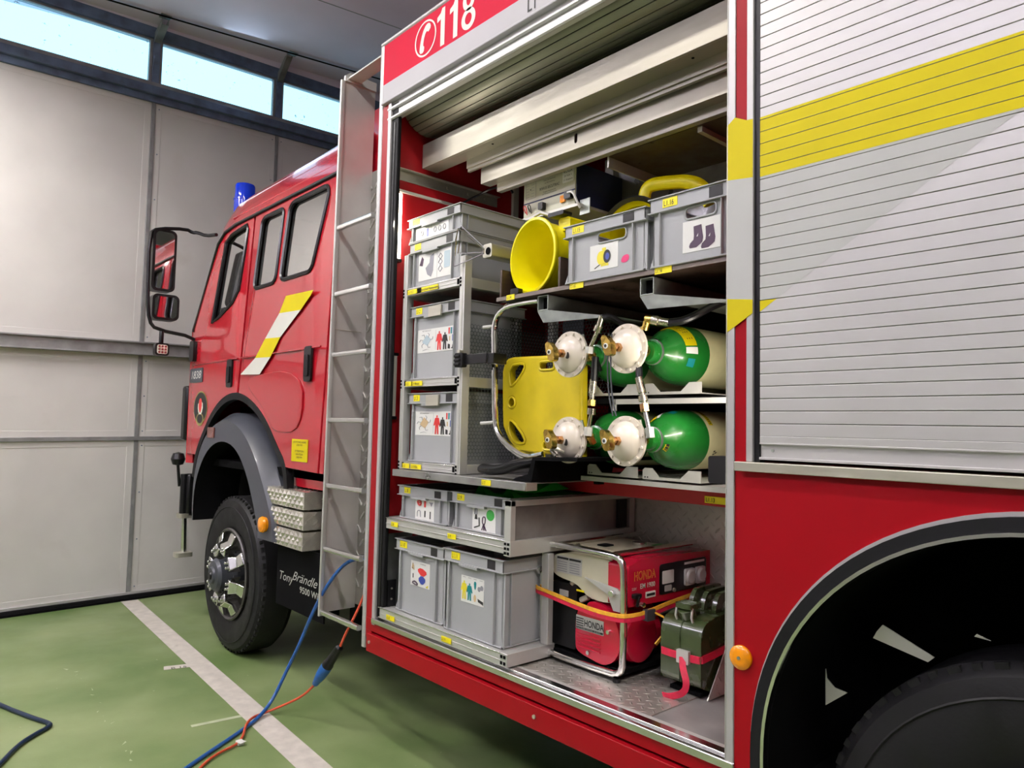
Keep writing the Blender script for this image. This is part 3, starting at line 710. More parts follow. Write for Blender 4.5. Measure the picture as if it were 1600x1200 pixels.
for side, fn in ((0, lean), (1, mirror)):
    Z9 = 3.03
    rear = [(-3.745, 1.30), (-3.745, Z9), (-4.945, Z9), (-4.945, 1.762)] + [p for p in ARCH[::-1] if p[0] > -4.95] + []
    b = B(); b.plate([rear, WIN1, WIN2], 'XZ', 0, .03, REDCAB, .004, fn)
    if side == 0:
        b.plate([soft([(-4.80, 1.885), (-3.97, 1.905), (-3.95, 1.53), (-4.33, 1.515), (-4.42, 1.60), (-4.56, 1.70), (-4.76, 1.80)], 2)], 'XZ', -.006, .01, REDCAB, .003)
        b.tube([(-4.94, -.002, 2.015), (-3.76, -.002, 2.015)], .006, REDCAB, 6)
    rd = b.part('rear_cab_door', TR, ang=30)
    fr = [(-4.975, 1.76), (-4.975, Z9), (-5.50, Z9 - .02), (-5.66, 2.90), (-5.93, 2.30), (-5.965, 1.9), (-5.95, 1.32), (-5.75, 1.32)] + [p for p in ARCH[::-1] if p[0] < -4.99]
    b = B(); b.plate([fr, WIN3], 'XZ', 0, .03, REDCAB, .004, fn)
    if side == 0: b.tube([(-5.93, -.002, 2.015), (-4.98, -.002, 2.015)], .006, REDCAB, 6)
    fd = b.part('front_cab_door', TR, ang=30)
    for win, par, nm in ((WIN1, rd, 'window_pane'), (WIN2, rd, 'window_pane'), (WIN3, fd, 'window_pane')):
        b = B(); b.plate([win], 'XZ', .014, .004, CABGL, 0, fn); g = b.part(nm, par, label='tinted side window')
        pts = [fn(Vector((x, .0, z))) for x, z in win]
        B().tube(pts, .014, BLKG, 6, closed=True).part('window_seal', par)
# skin between doors and body
b = B(); b.plate([[(-3.69, 1.30), (-3.69, 3.05), (-3.735, 3.05), (-3.735, 1.30)]], 'XZ', .004, .05, REDCAB, .004, lean)
b.box(-3.70, -3.69, .03, 2.40, 1.2, 3.3, REDCAB); b.box(-5.9, -3.7, .06, 2.36, 1.25, 1.30, VOID); b.box(-4.16, -3.72, .06, .10, 1.20, 1.32, REDCAB);
b.part('cab_frame', TR)
# black gap strip behind the wheel arch
pts = [(x, .02, z) for x, z in [(-4.13, 1.05)] + ARCH + [(-5.78, 1.15)]]
b = B(); b.tube(pts, .05, BLK, 4, flat=(.034, .03), smooth=2); b.part('arch_seal', TR, label='black rubber seal above the mudguard')
# roof
sec = [(.067, 3.02), (.070, 3.06), (.085, 3.14), (.13, 3.24), (.21, 3.315), (.35, 3.355), (.8, 3.385), (1.21, 3.395)]
sec = sec + [(2.42 - y, z) for y, z in sec[-2::-1]]
st = [(-3.69, 0, 0), (-3.75, .005, 0), (-4.6, .0, 0), (-5.25, -.005, 0), (-5.5, -.02, .01), (-5.68, -.06, .03), (-5.82, -.13, .06), (-5.93, -.25, .10), (-5.99, -.36, .14)]
vs = []; 
for x, dz, iy in st:
    for y, z in sec:
        yy = y + (iy if y < 1.21 else -iy) * (1 if y != 1.21 else 0)
        zz = z + dz * ((z - 2.7) / .65)
        vs.append((x, yy, zz))
n = len(sec)
b = B(); b.add(vs, [(j * n + i, j * n + i + 1, (j + 1) * n + i + 1, (j + 1) * n + i) for j in range(len(st) - 1) for i in range(n - 1)] + [tuple(range(n))], REDCAB)
b.part('cab_roof', TR, ang=50)
B().box(-5.40, -3.72, .12, 2.30, 3.20, 3.22, CONC).part('headliner', TR)
B().box(-3.74, -3.72, .12, 2.30, 1.3, 3.20, LAMPOFF).part('rear_lining', TR)
b = B(); b.tube([(-3.70, .062, 3.032), (-5.30, .062, 3.032), (-5.50, .060, 3.01), (-5.62, .055, 2.94), (-5.76, .035, 2.66), (-5.93, .0, 2.28)], .012, BLKG, 6); b.part('drip_rail', TR)
b = B(); b.tube([(-3.70, .082, 3.10), (-5.40, .082, 3.10)], .006, REDCAB, 6); b.part('roof_crease', TR)
# cab front
b = B()
fp = [(-5.965, .0), (-6.03, .02), (-6.08, .07), (-6.10, .16), (-6.10, 2.26), (-6.08, 2.35), (-6.03, 2.40), (-5.965, 2.42), (-5.9, 2.40), (-5.9, .03)]
b.prism(fp, 'XY', 1.25, 2.30, REDCAB)
for s2 in (0, 1):
    g = lambda x, y, z: (x, y if not s2 else 2.42 - y, z)
    b.add([g(-5.965, .0, 2.30), g(-6.08, .09, 2.30), g(-5.70, .16, 3.06), g(-5.62, .06, 2.98), g(-5.9, .05, 2.3), g(-5.66, .12, 2.98)], [(0, 1, 2, 3), (0, 3, 5, 4), (1, 4, 5, 2), (0, 4, 1), (3, 2, 5)], REDCAB)
b.part('cab_front', TR, ang=30)
b = B(); b.add([(-6.09, .12, 2.30), (-6.09, 2.30, 2.30), (-5.74, 2.22, 3.08), (-5.74, .20, 3.08)], [(0, 1, 2, 3)], CABGL); b.part('windscreen', TR)
b = B(); b.box(-6.20, -6.10, .02, .9, 1.42, 1.86, BLKG); b.box(-6.20, -6.08, .06, 2.36, .80, 1.15, BLKG); b.part('bumper', TR, bevel=.02)
# seats seen through the glass
for x, y in ((-5.2, .35), (-4.45, .4), (-4.45, 1.1), (-5.2, 1.7)):
    b = B(); b.rbox(x, x + .14, y, y + .45, 1.75, 2.72 if x > -5 else 2.62, SEATM, .06, 'YZ'); b.rbox(x + .01, x + .12, y + .1, y + .35, 2.62, 2.85, SEATM, .06, 'YZ')
    b.rbox(x - .45, x + .1, y, y + .45, 1.62, 1.78, SEATM, .05, 'XY'); b.part('seat', TR, bevel=.02)
b = B(); b.lathe([(.18, .0), (.2, .3), (.2, .7), (.18, 1), (.16, .7), (.16, .3), (.18, 0)], (-5.6, .5, 2.15), (-5.62, .5, 2.19), BLKG, 24); b.part('steering_wheel', TR)
# decals on the doors
def dec(poly, m, name=None, w=-.0022):
    b = B(); vs = [lean(Vector((x, w, z))) for x, z in poly]; return b, vs
b = B()
for poly, m in (([(-4.245, 2.362), (-3.875, 2.352), (-3.905, 2.325), (-4.03, 2.252), (-4.330, 2.262)], YEL), ([(-4.330, 2.262), (-4.03, 2.252), (-4.300, 2.110), (-4.530, 2.118)], WHITEF),
                ([(-4.530, 2.118), (-4.300, 2.110), (-4.42, 1.992), (-4.66, 2.000)], YEL), ([(-4.66, 2.000), (-4.42, 1.992), (-4.58, 1.888), (-4.90, 1.900)], WHITEF)):
    b.add([lean(Vector((x, -.0095 if z < 2.03 else -.003, z))) for x, z in poly], [tuple(range(len(poly)))], m)
b.part('diagonal_stripe', TR, label='yellow and white diagonal stripe')
b = B(); b.rbox(-5.94, -5.66, -.006, .0, 1.875, 1.985, DGREY, .01, 'XZ'); b.text('1838', 'XZ', -5.92, 1.905, -.0068, .085, WHITEF, sx=1.35, shear=.2)
b.part('type_badge', TR, label='dark badge with the number 1838')
GOLDF = mat('dull_gold_print', (.30, .24, .07), .5, var=.05)
b = B(); cxe, cze = -5.68, 1.68
for rx, rz, m, y in ((.15, .125, GOLDF, -.0022), (.140, .115, INK, -.003)): b.flat(circle(cxe, cze, rx, 28, rz), 'XZ', y, m)
b.flat(circle(cxe, cze - .09, .08, 16, .05), 'XZ', -.0035, GOLDF); b.flat(circle(cxe, cze - .085, .06, 16, .035), 'XZ', -.004, INK)
b.flat(soft([(cxe - .05, cze + .04), (cxe + .05, cze + .05), (cxe + .06, cze - .02), (cxe, cze - .07), (cxe - .055, cze - .02)], 1), 'XZ', -.0038, LAMPOFF)
b.flat(soft([(cxe - .03, cze + .07), (cxe + .03, cze + .07), (cxe + .035, cze), (cxe, cze - .05), (cxe - .035, cze)], 1), 'XZ', -.0042, PRED)
b.part('crest', TR, label='round dark crest with a gold rim')
b = B(); b.rbox(-4.075, -3.87, -.004, .0, 1.355, 1.485, YEL, .004, 'XZ')
for k, (t, zz) in enumerate((('ACHTUNG HÖHE', 1.462), ('3300 MM', 1.445), ('ATTENTION', 1.41), ('HAUTEUR', 1.392), ('3300 MM', 1.374))): b.text(t, 'XZ', -3.972, zz, -.0048, .017, INK, sx=1.2, align='CENTER')
b.part('warning_sticker', TR, label='yellow warning sticker')
for x0, x1, z0, z1, par in ((-3.945, -3.855, 1.82, 2.025, 0), (-5.155, -5.06, 1.82, 2.015, 0)):
    b = B(); b.rbox(x0, x1, -.012, .0, z0, z1, BLKG, .02, 'XZ'); b.rbox(x0 + .02, x1 - .02, -.022, -.012, z0 + .03, z1 - .05, BLK, .01, 'XZ'); b.part('door_handle', TR, label='black door handle', bevel=.004)
# mudguard
FO = [(-5.68, .84), (-5.70, .95), (-5.69, 1.18), (-5.60, 1.41), (-5.40, 1.575), (-5.12, 1.655), (-4.82, 1.61), (-4.55, 1.45), (-4.32, 1.20), (-4.18, 1.0), (-4.15, .86)]
FI = [(-5.63, .84), (-5.645, .95), (-5.62, 1.12), (-5.50, 1.29), (-5.33, 1.405), (-5.10, 1.45), (-4.86, 1.405), (-4.66, 1.25), (-4.51, 1.03), (-4.45, .92), (-4.44, .86)]
def sm(p):
    q = [p[0]]
    for i in range(len(p) - 1): q += [(p[i][0] * .75 + p[i + 1][0] * .25, p[i][1] * .75 + p[i + 1][1] * .25), (p[i][0] * .25 + p[i + 1][0] * .75, p[i][1] * .25 + p[i + 1][1] * .75)]
    return q + [p[-1]]
fo, fi = sm(sm(FO)), sm(sm(FI)); n = len(fo)
rows = []
mid = [((a[0] * .72 + c[0] * .28), (a[1] * .72 + c[1] * .28)) for a, c in zip(fo, fi)]
rows.append([(x, .22, z) for x, z in fo]); rows.append([(x, .05, z) for x, z in fo]); rows.append([(x, -.03, z) for x, z in mid]); rows.append([(x, -.035, z) for x, z in fi]); rows.append([(x, .30, z) for x, z in fi])
b = B(); b.add([v for r_ in rows for v in r_], [(j * n + i, j * n + i + 1, (j + 1) * n + i + 1, (j + 1) * n + i) for j in range(3) for i in range(n - 1)], DGREY)
b.add(rows[3] + rows[4], [(i, i + 1, n + i + 1, n + i) for i in range(n - 1)], VOID)
mg = b.part('mudguard', TR, label='dark grey front mudguard', ang=40)
B().rbox(-5.40, -5.27, -.040, -.028, 1.46, 1.535, LENSB, .008, 'XZ').part('marker_lamp', mg)
b = B(); b.lathe([(0, 0), (.045, 0), (.05, .5), (.045, .8), (.02, 1), (0, 1)], (-4.34, -.03, .955), (-4.34, -.07, .955), ORANGE, 24); b.part('side_reflector', mg, label='round amber side lamp')
b = B(); b.box(-5.75, -4.2, .33, .36, .6, 1.7, VOID); b.part('wheel_housing', TR)
# chequer plate steps behind the wheel
STEPM = mat('step_aluminium', (.66, .63, .56), .22, .7, var=.08, scale=12)
for k, (z0, z1, xa) in enumerate(((1.085, 1.185, -4.385), (.970, 1.072, -4.385), (.853, .957, -4.385))):
    b = B(); b.box(xa, -3.87, -.012, .33, z0, z1, STEPM)
    def diamonds(P, n, m, du, dv, h):                   # raised quilted diamonds
        for i in range(n):
            for q in range(m):
                cu, cv = (i + .5) * du, (q + .5) * dv
                b.add([P(cu - du * .5, cv, 0), P(cu, cv - dv * .5, 0), P(cu + du * .5, cv, 0), P(cu, cv + dv * .5, 0), P(cu, cv, h)], [(0, 1, 4), (1, 2, 4), (2, 3, 4), (3, 0, 4)], STEPM)
        for i in range(n - 1):
            for q in range(m - 1):
                cu, cv = (i + 1) * du, (q + 1) * dv
                b.add([P(cu - du * .22, cv, 0), P(cu, cv - dv * .3, 0), P(cu + du * .22, cv, 0), P(cu, cv + dv * .3, 0), P(cu, cv, h)], [(0, 1, 4), (1, 2, 4), (2, 3, 4), (3, 0, 4)], STEPM)
    hh = z1 - z0 - .006
    diamonds(lambda u, v, w: (xa + .004 + u, -.0125 - w, z0 + .003 + v), 9, 2, .0563, hh / 2, .011)
    diamonds(lambda u, v, w: (xa + .004 + u, -.01 + v, z1 + .0005 + w), 9, 6, .0563, .056, .005)
    for iy in range(6):                                 # tread bars on the side that faces back
        for iz in range(2):
            cy, czz = .018 + iy * .056, z0 + hh * (.27 + .5 * iz); sg = 1 if (iy + iz) % 2 else -1
            for q in range(4):
                o_ = (q - 1.5) * .011
                p0 = Vector((-3.869, cy - .018 + o_ * .7, czz - sg * .014 + sg * o_ * -.7)); p1 = Vector((-3.869, cy + .018 + o_ * .7, czz + sg * .014 - sg * o_ * .7))
                b.tube([p0, p1], .0042, STEPM, 4)
    b.part('cab_step', TR, label='chequer plate step box', ang=20)
b = B(); b.box(-4.34, -3.72, .056, .066, .47, .845, VOID)
b.text('Tony', 'XZ', -4.31, .625, .0545, .074, ALUM, sx=1.25, shear=.25)
b.text('Brändle', 'XZ', -4.130, .648, .0545, .076, ALUM, sx=1.35, shear=.5)
b.text('9500 Wil', 'XZ', -4.02, .590, .0545, .052, ALUM, sx=1.25, bold=.012)
b.part('mud_flap', TR, label='black mud flap with white lettering')
# front foot pegs and towing ball
b = B(); b.tube([(-6.13, .06, .85), (-6.13, .07, .52)], .022, ALUP, 8); b.rbox(-6.18, -6.08, .01, .12, .80, .835, ALU, .02, 'XY'); b.rbox(-6.18, -6.08, .0, .13, .49, .525, ALU, .02, 'XY')
b.tube([(-6.13, .05, 1.15), (-6.13, .05, .83)], .03, BLKG, 8); b.part('foot_peg', TR, bevel=.004)
b = B(); b.lathe([(0, -.5), (.04, -.4), (.055, 0), (.04, .4), (0, .5)], (-6.15, .0, 1.27), (-6.15, .0, 1.38), BLKG, 16); b.cyl((-6.15, .0, 1.24), (-6.15, .02, 1.05), .012, BLKG, n=8); b.part('corner_marker', TR, label='black ball on the bumper corner')
# mirrors
b = B(); b.tube([(-5.66, .05, 3.02), (-5.80, .02, 3.03), (-5.86, -.03, 3.06), (-5.90, -.05, 3.06), (-5.90, -.10, 3.08), (-5.92, -.30, 3.05), (-5.92, -.36, 3.0), (-5.92, -.35, 2.5), (-5.92, -.33, 2.33), (-5.92, -.28, 2.27), (-5.90, .0, 2.235), (-5.86, .02, 2.15)], .014, BLKG, 8, smooth=1)
b.rbox(-5.91, -5.82, -.03, .01, 2.04, 2.20, BLKG, .02, 'XZ'); b.part('mirror_arm', TR)
for z0, z1, y0, y1, nm in ((2.565, 3.045, -.335, -.165, 'large wing mirror'), (2.345, 2.545, -.32, -.125, 'small wing mirror')):
    b = B(); b.rbox(-5.99, -5.895, y0, y1, z0, z1, BLKG, .04, 'YZ', 5); mm = b.part('wing_mirror', TR, label=nm, bevel=.008)
    T_ = B(); T_.flat(rrect(y0 + .018, y1 - .018, z0 + .02, z1 - .02, .03, 5), 'YZ', -5.893, MIRR); T_.part('mirror_glass', mm)
b = B(); b.rbox(-5.93, -5.87, -.29, -.19, 2.07, 2.165, BLKG, .02, 'YZ'); b.tube([(-5.91, -.24, 2.26), (-5.91, -.24, 2.16)], .018, BLKG, 8); wl = b.part('work_lamp', TR, bevel=.006)
b = B(); b.flat(rrect(-.278, -.202, 2.082, 2.152, .015, 4), 'YZ', -5.868, LAMPOFF)
for i in range(3):
    for j in range(3): b.cyl((-5.868, -.262 + .022 * i, 2.095 + .022 * j), (-5.864, -.262 + .022 * i, 2.095 + .022 * j), .009, ALUP, n=8)
b.part('lens', wl)
# beacon
b = B(); b.cyl((-5.93, .36, 3.20), (-5.93, .36, 3.30), .09, BLKG, n=24); b.lathe([(.0, 0), (.085, 0), (.087, .45), (.091, .46), (.091, .5), (.082, .52), (.080, .95), (.074, 1), (0, 1)], (-5.93, .36, 3.30), (-5.93, .36, 3.55), BLUEG, 28)
b.part('beacon', TR, label='blue beacon lamp')
# ---- gap between cab and body: red pump housing, aluminium panel, chequer panel, ladder
GUARD = mat('ladder_guard_aluminium', (.72, .71, .69), .36, .5, var=.1, scale=3)
b = B(); b.box(-3.66, -3.21, .23, 2.3, 3.04, 3.42, REDCAB); b.box(-3.66, -3.21, .56, 2.3, .9, 3.03, REDCAB); b.part('pump_housing', TR)
b = B(); b.box(-3.655, -3.650, .0, .20, .56, 3.50, GUARD)
b.prism([(.0, 3.50), (.20, 3.50), (.20, 3.55), (.03, 3.555), (.0, 3.53)], 'YZ', -3.655, -3.640, GUARD)
b.tube([(-3.649, .005, 3.495), (-3.649, .19, 3.50)], .004, ALU, 6); b.tube([(-3.649, .0, 2.10), (-3.649, .17, 2.10)], .002, ALU, 6)
b.part('ladder_guard', TR, label='plain aluminium guard panel')
for row in range(31):
    for colm in range(6):
        bx, bz = -3.615 + .075 * colm + (.0375 if row % 2 else 0), .70 + .075 * row
        sg = 1 if (row + colm) % 2 else -1
        b = B() if row == 0 and colm == 0 else b
        for q in range(5):
            o_ = (q - 2) * .0095; hl = .020 - abs(q - 2) * .004
            b.tube([(bx - hl * .7 + o_ * .7, .197, bz - sg * hl - sg * o_ * -.5), (bx + hl * .7 + o_ * .7, .197, bz + sg * hl + sg * o_ * .5)], .0034, GUARD, 4)
b.part('tread_pattern', TR, kind='stuff')
CHEQ = mat('chequer_ground', (.30, .29, .265), .4, .6, var=.08)
b = B(); b.box(-3.65, -3.206, .20, .206, .58, 3.03, CHEQ); b.box(-3.65, -3.206, .206, .55, 3.02, 3.03, PLATEXZ); b.box(-3.648, -3.642, .16, .20, .66, 3.03, PLATEYZ)
b.part('chequer_panel', TR, label='chequer plate panel behind the ladder')
b = B(); b.rbox(-3.656, -3.640, -.022, .004, .545, 3.50, PROF, .004, 'XY'); b.box(-3.222, -3.208, .02, .05, .53, 3.40, PROF); b.box(-3.64, -3.2, .02, .10, 3.515, 3.525, GUARD)
lad = b.part('ladder', TR, label='narrow aluminium ladder', bevel=.002)
for z in (2.66, 2.29, 1.955, 1.60, 1.245, .905, .565):
    b = B(); b.rbox(-3.640, -3.235, -.016, .010, z - .013, z + .013, ALUP, .006, 'YZ'); b.part('rung', lad)
for o in bpy.data.objects:
    if o.type == 'MESH' and o.name.split('.')[0] in ('ladder', 'rung', 'ladder_guard'):
        off = TR.location
        for v in o.data.vertices:
            z = v.co.z + off.z; x = v.co.x + off.x
            v.co.x += (.016 + .012 * (z - .5)) * min(1, max(0, (-3.2 - x) / .4))
b = B(); b.cyl((-3.30, .20, .885), (-3.30, .15, .885), .022, BLKG, n=12); b.cyl((-3.26, .20, .815), (-3.26, .16, .815), .022, BLKG, n=12); b.cyl((-3.22, .20, 1.18), (-3.22, .15, 1.18), .03, BLKG, n=12)
b.part('supply_socket', TR, label='black supply sockets')

exec_parts = True
# ================================================================== CRATES
def person_icon(b, x, z, h, m, y, feet=True):
    """little overall: sleeves, body and legs"""
    w = h * .17
    b.flat([(x - w, z), (x - w * .25, z), (x, z + h * .42), (x + w * .25, z), (x + w, z), (x + w * .8, z + h * .5), (x + w * 1.5, z + h * .42), (x + w * 1.7, z + h * .48), (x + w, z + h * .84), (x, z + h * .86), (x - w, z + h * .84), (x - w * 1.7, z + h * .48), (x - w * 1.5, z + h * .42), (x - w * .8, z + h * .5)], 'XZ', y, m)
    b.flat(circle(x, z + h * .92, w * .4, 8, h * .07), 'XZ', y, m)
def card_rescue(b, x0, z0, w, h, y, m1):
    b.box(x0 + w * .50, x0 + w * .504, y + .0002, y + .0004, z0 + h * .08, z0 + h * .92, LINE)
    cx, cz = x0 + w * .25, z0 + h * .5
    b.flat([(cx - w * .12, cz - h * .05), (cx, cz + h * .26), (cx + w * .13, cz + h * .05), (cx + w * .03, cz - h * .22)], 'XZ', y, m1)
    for a in (.2, 1.1, 2.0, 2.9, 3.8, 5.0): b.tube([(cx + w * .1 * math.cos(a), y, cz + h * .15 * math.sin(a)), (cx + w * .17 * math.cos(a), y, cz + h * .30 * math.sin(a)), (cx + w * .2 * math.cos(a + .3), y, cz + h * .33 * math.sin(a + .3))], .0012, LINE, 4)
    b.tube([(cx - w * .1, y, cz - h * .4), (cx, y, cz - h * .36), (cx + w * .1, y, cz - h * .4), (cx, y, cz - h * .43), (cx - w * .1, y, cz - h * .4)], .001, LINE, 4)
    b.text('RETTUNGSTUCH', 'XZ', cx, z0 + h * .90, y, h * .08, INK, align='CENTER')
    person_icon(b, x0 + w * .60, z0 + h * .06, h * .80, PRED, y); person_icon(b, x0 + w * .75, z0 + h * .06, h * .72, INK, y)
    for i, m in enumerate((PRED, PTEAL, PBLUE)): b.box(x0 + w * (.84 + .055 * i), x0 + w * (.875 + .055 * i), y, y + .0003, z0 + h * .68, z0 + h * .94, m)
    b.box(x0 + w * .86, x0 + w * .89, y, y + .0003, z0 + h * .40, z0 + h * .58, PBEIGE); b.box(x0 + w * .94, x0 + w * .97, y, y + .0003, z0 + h * .38, z0 + h * .64, PBLUE)
    b.flat([(x0 + w * .83, z0 + h * .08), (x0 + w * .89, z0 + h * .06), (x0 + w * .89, z0 + h * .24), (x0 + w * .83, z0 + h * .28)], 'XZ', y, INK)
    b.flat([(x0 + w * .91, z0 + h * .08), (x0 + w * .98, z0 + h * .04), (x0 + w * .98, z0 + h * .2), (x0 + w * .95, z0 + h * .24), (x0 + w * .94, z0 + h * .12)], 'XZ', y, INK)
def crate(label, x0, w, y0, d, z0, h, tagtxt=None, tagx=.03, card=None, hole=False, clip_=False, group=None, lip=.05):
    t = thing('storage_crate', label, 'crate', (x0 + w / 2, y0 + d / 2, z0), group)
    x1, y1, z1 = x0 + w, y0 + d, z0 + h
    th = .004; ins = .016; zr = z1 - lip
    b = B()
    fx0, fx1, fy0, fy1 = x0 + ins, x1 - ins, y0 + ins, y1 - ins
    b.box(fx0 + .01, fx1 - .01, fy0 + .01, fy1 - .01, z0, z0 + .005, CRATE)
    if hole:
        hr = rrect(x0 + w * .42, x0 + w * .76, zr - .046, zr - .006, .014, 3)
        b.plate([[(fx0, z0), (fx1, z0), (fx1, zr), (fx0, zr)], hr], 'XZ', fy0, th, CRATE)
        b.tube([(u, fy0 - .002, v) for u, v in hr], .004, CRATE, 6, closed=True)
    else: b.box(fx0, fx1, fy0, fy0 + th, z0, zr, CRATE)
    b.box(fx0, fx1, fy1 - th, fy1, z0, zr, CRATE); b.box(fx0, fx0 + th, fy0, fy1, z0, zr, CRATE); b.box(fx1 - th, fx1, fy0, fy1, z0, zr, CRATE)
    # bottom flange
    b.box(x0 + .008, x1 - .008, y0 + .008, y0 + ins, z0, z0 + .006, CRATE); b.box(fx1, x1 - .008, y0 + .008, y1 - .008, z0, z0 + .006, CRATE)
    # ribs
    for xx in (x0 + .045, x1 - .062): b.box(xx, xx + .004, y0 + .003, fy0, z0 + .006, zr, CRATE)
    for xx, s2 in ((fx0, -1), (fx1, 1)):
        b.prism([(xx - .006 * 0, z0), (xx + s2 * .014, z0), (xx, z0 + .035)], 'XZ', fy0 - .002, fy0 + .002, CRATE)
    for yy in (y0 + .05, y1 - .06):
        b.box(fx1, x1 - .003, yy, yy + .004, z0 + .006, zr, CRATE); b.box(x0 + .003, fx0, yy, yy + .004, z0 + .006, zr, CRATE)
    b.box(fx1, x1 - .003, y0 + .016, y0 + .02, z0 + .006, zr, CRATE)
    b.part('tub', t, bevel=.001, seg=1)
    # rim band
    b = B(); a = .006
    for q in ((x0 + a, x1 - a, y0 + a, y0 + a + th), (x0 + a, x1 - a, y1 - a - th, y1 - a), (x0 + a, x0 + a + th, y0 + a, y1 - a), (x1 - a - th, x1 - a, y0 + a, y1 - a)): b.box(*q, zr, z1, CRATE)
    for zz in (zr - .002, z1 - .004):
        for q in ((x0, x1, y0, y0 + .018), (x0, x1, y1 - .018, y1), (x0, x0 + .018, y0 + .018, y1 - .018), (x1 - .018, x1, y0 + .018, y1 - .018)): b.box(*q, zz, zz + .004, CRATE)
    if not hole:
        b.box(x0 + w * .30, x0 + w * .60, y0 - .003, y0 + .014, zr - .012, zr - .002, CRATE)
    if tagtxt: b.box(x1 - .105, x1 - .055, y0 + a - .0012, y0 + a, zr + .006, z1 - .008, INK)
    b.part('rim', t, bevel=.001, seg=1)
    if clip_: B().box(x0 + w * .40, x0 + w * .64, y0 - .006, y0 + .004, zr - .012, z1 - .012, ALU).part('metal_clip', t, label='steel holding clip', bevel=.001)
    if tagtxt:
        b = B(); tw = .022 + .012 * len(tagtxt)
        b.box(x0 + tagx, x0 + tagx + tw * .72, y0 + a - .0014, y0 + a, zr + lip * .22, zr + lip * .82, TAG)
        b.text(tagtxt, 'XZ', x0 + tagx + .004, zr + lip * .32, y0 + a - .0018, lip * .52, INK, sx=.72, bold=.008); b.part('label_tag', t)
    if card: card(t, x0, y0 + ins, z0)
    return t
def mkcard(t, u0, u1, v0, v1, y, fn):
    b = B(); b.box(u0, u1, y - .0015, y, v0, v1, CARD); b.part('picture_card', t)
    c = B(); fn(c, u0, v0, u1 - u0, v1 - v0, y - .0022); c.part('picture_print', t)
# --- lower crates on the bottom slide
def c110(t, x0, y, z0):
    def fn(b, x, z, w, h, y):
        b.flat(soft([(x + w * .32, z + h * .66), (x + w * .55, z + h * .80), (x + w * .92, z + h * .62), (x + w * .62, z + h * .40)], 1), 'XZ', y, PRED)
        b.flat(soft([(x + w * .38, z + h * .30), (x + w * .60, z + h * .50), (x + w * .84, z + h * .32), (x + w * .62, z + h * .06)], 1), 'XZ', y - .0003, PBLUE)
        b.tube([(x + w * .08, y, z + h * .12), (x + w * .25, y, z + h * .20), (x + w * .44, y, z + h * .04), (x + w * .2, y, z + h * .06)], .003, PURP, 5, closed=True, smooth=1)
        b.tube([(x + w * .12, y, z + h * .9), (x + w * .08, y, z + h * .7), (x + w * .18, y, z + h * .65), (x + w * .15, y, z + h * .8)], .0035, PBEIGE, 5, closed=True); b.box(x + w * .11, x + w * .15, y, y + .001, z + h * .3, z + h * .48, INK)
        b.text('SICHERUNG', 'XZ', x + w * .65, z + h * .9, y, h * .07, INK, align='CENTER')
        b.flat([(x + w * .8, z + h * .06), (x + w * .95, z + h * .16), (x + w * .9, z + h * .02)], 'XZ', y, PYEL)
    mkcard(t, -2.862, -2.710, .840, .952, y, fn)
def c111(t, x0, y, z0):
    def fn(b, x, z, w, h, y):
        person_icon(b, x + w * .14, z + h * .10, h * .72, PYEL, y); person_icon(b, x + w * .38, z + h * .10, h * .66, PTEAL, y)
        b.flat(soft([(x + w * .55, z + h * .85), (x + w * .68, z + h * .88), (x + w * .66, z + h * .58), (x + w * .60, z + h * .55)], 1), 'XZ', y, PTEAL)
        b.flat(circle(x + w * .80, z + h * .62, w * .07, 12), 'XZ', y, LINE); b.flat(circle(x + w * .91, z + h * .68, w * .07, 12), 'XZ', y, LINE)
        b.flat(circle(x + w * .62, z + h * .24, w * .06, 12, h * .14), 'XZ', y, PBEIGE); b.flat([(x + w * .74, z + h * .26), (x + w * .98, z + h * .18), (x + w * .98, z + h * .06), (x + w * .76, z + h * .14)], 'XZ', y, INK)
        for u in (.14, .38, .62, .88): b.text('ANZUG', 'XZ', x + w * u, z + h * .93, y, h * .05, INK, align='CENTER')
    mkcard(t, -2.459, -2.308, .843, .952, y, fn)
crate('tall grey crate with red and blue harness picture in the bottom row', -2.985, .395, .03, .30, .706, .335, 'L1.10', .04, c110)
crate('tall grey crate with yellow and teal suit picture beside the generator', -2.580, .405, .015, .30, .706, .345, 'L1.11', .06, c111)
tag(B().rbox(-2.53, -2.25, .08, .30, .9, .985, REDIN, .02, 'XY').part('folded_red_cloth', bevel=.01), 'dark red folded cloth inside the tall crate beside the generator', 'cloth')
# --- shallow crates on the middle slide
def c18(t, x0, y, z0):
    def fn(b, x, z, w, h, y):
        b.tube([(x + w * .1, y, z + h * .85), (x + w * .3, y, z + h * .9), (x + w * .32, y, z + h * .7), (x + w * .2, y, z + h * .66)], .004, PRED, 5, closed=True, smooth=1); b.box(x + w * .12, x + w * .3, y, y + .001, z + h * .76, z + h * .80, PRED)
        b.rbox(x + w * .47, x + w * .57, y, y + .001, z + h * .60, z + h * .90, PRED, .004)
        b.flat([(x + w * .72, z + h * .86), (x + w * .95, z + h * .88), (x + w * .86, z + h * .66), (x + w * .80, z + h * .80)], 'XZ', y, LINE)
        b.tube([(x + w * .12, y, z + h * .12), (x + w * .12, y, z + h * .40), (x + w * .28, y, z + h * .44), (x + w * .3, y, z + h * .12)], .002, LINE, 5, smooth=1)
        b.box(x + w * .5, x + w * .56, y, y + .001, z + h * .14, z + h * .44, INK); b.box(x + w * .78, x + w * .83, y, y + .001, z + h * .10, z + h * .44, INK)
    mkcard(t, -2.862, -2.712, 1.143, 1.241, y, fn)
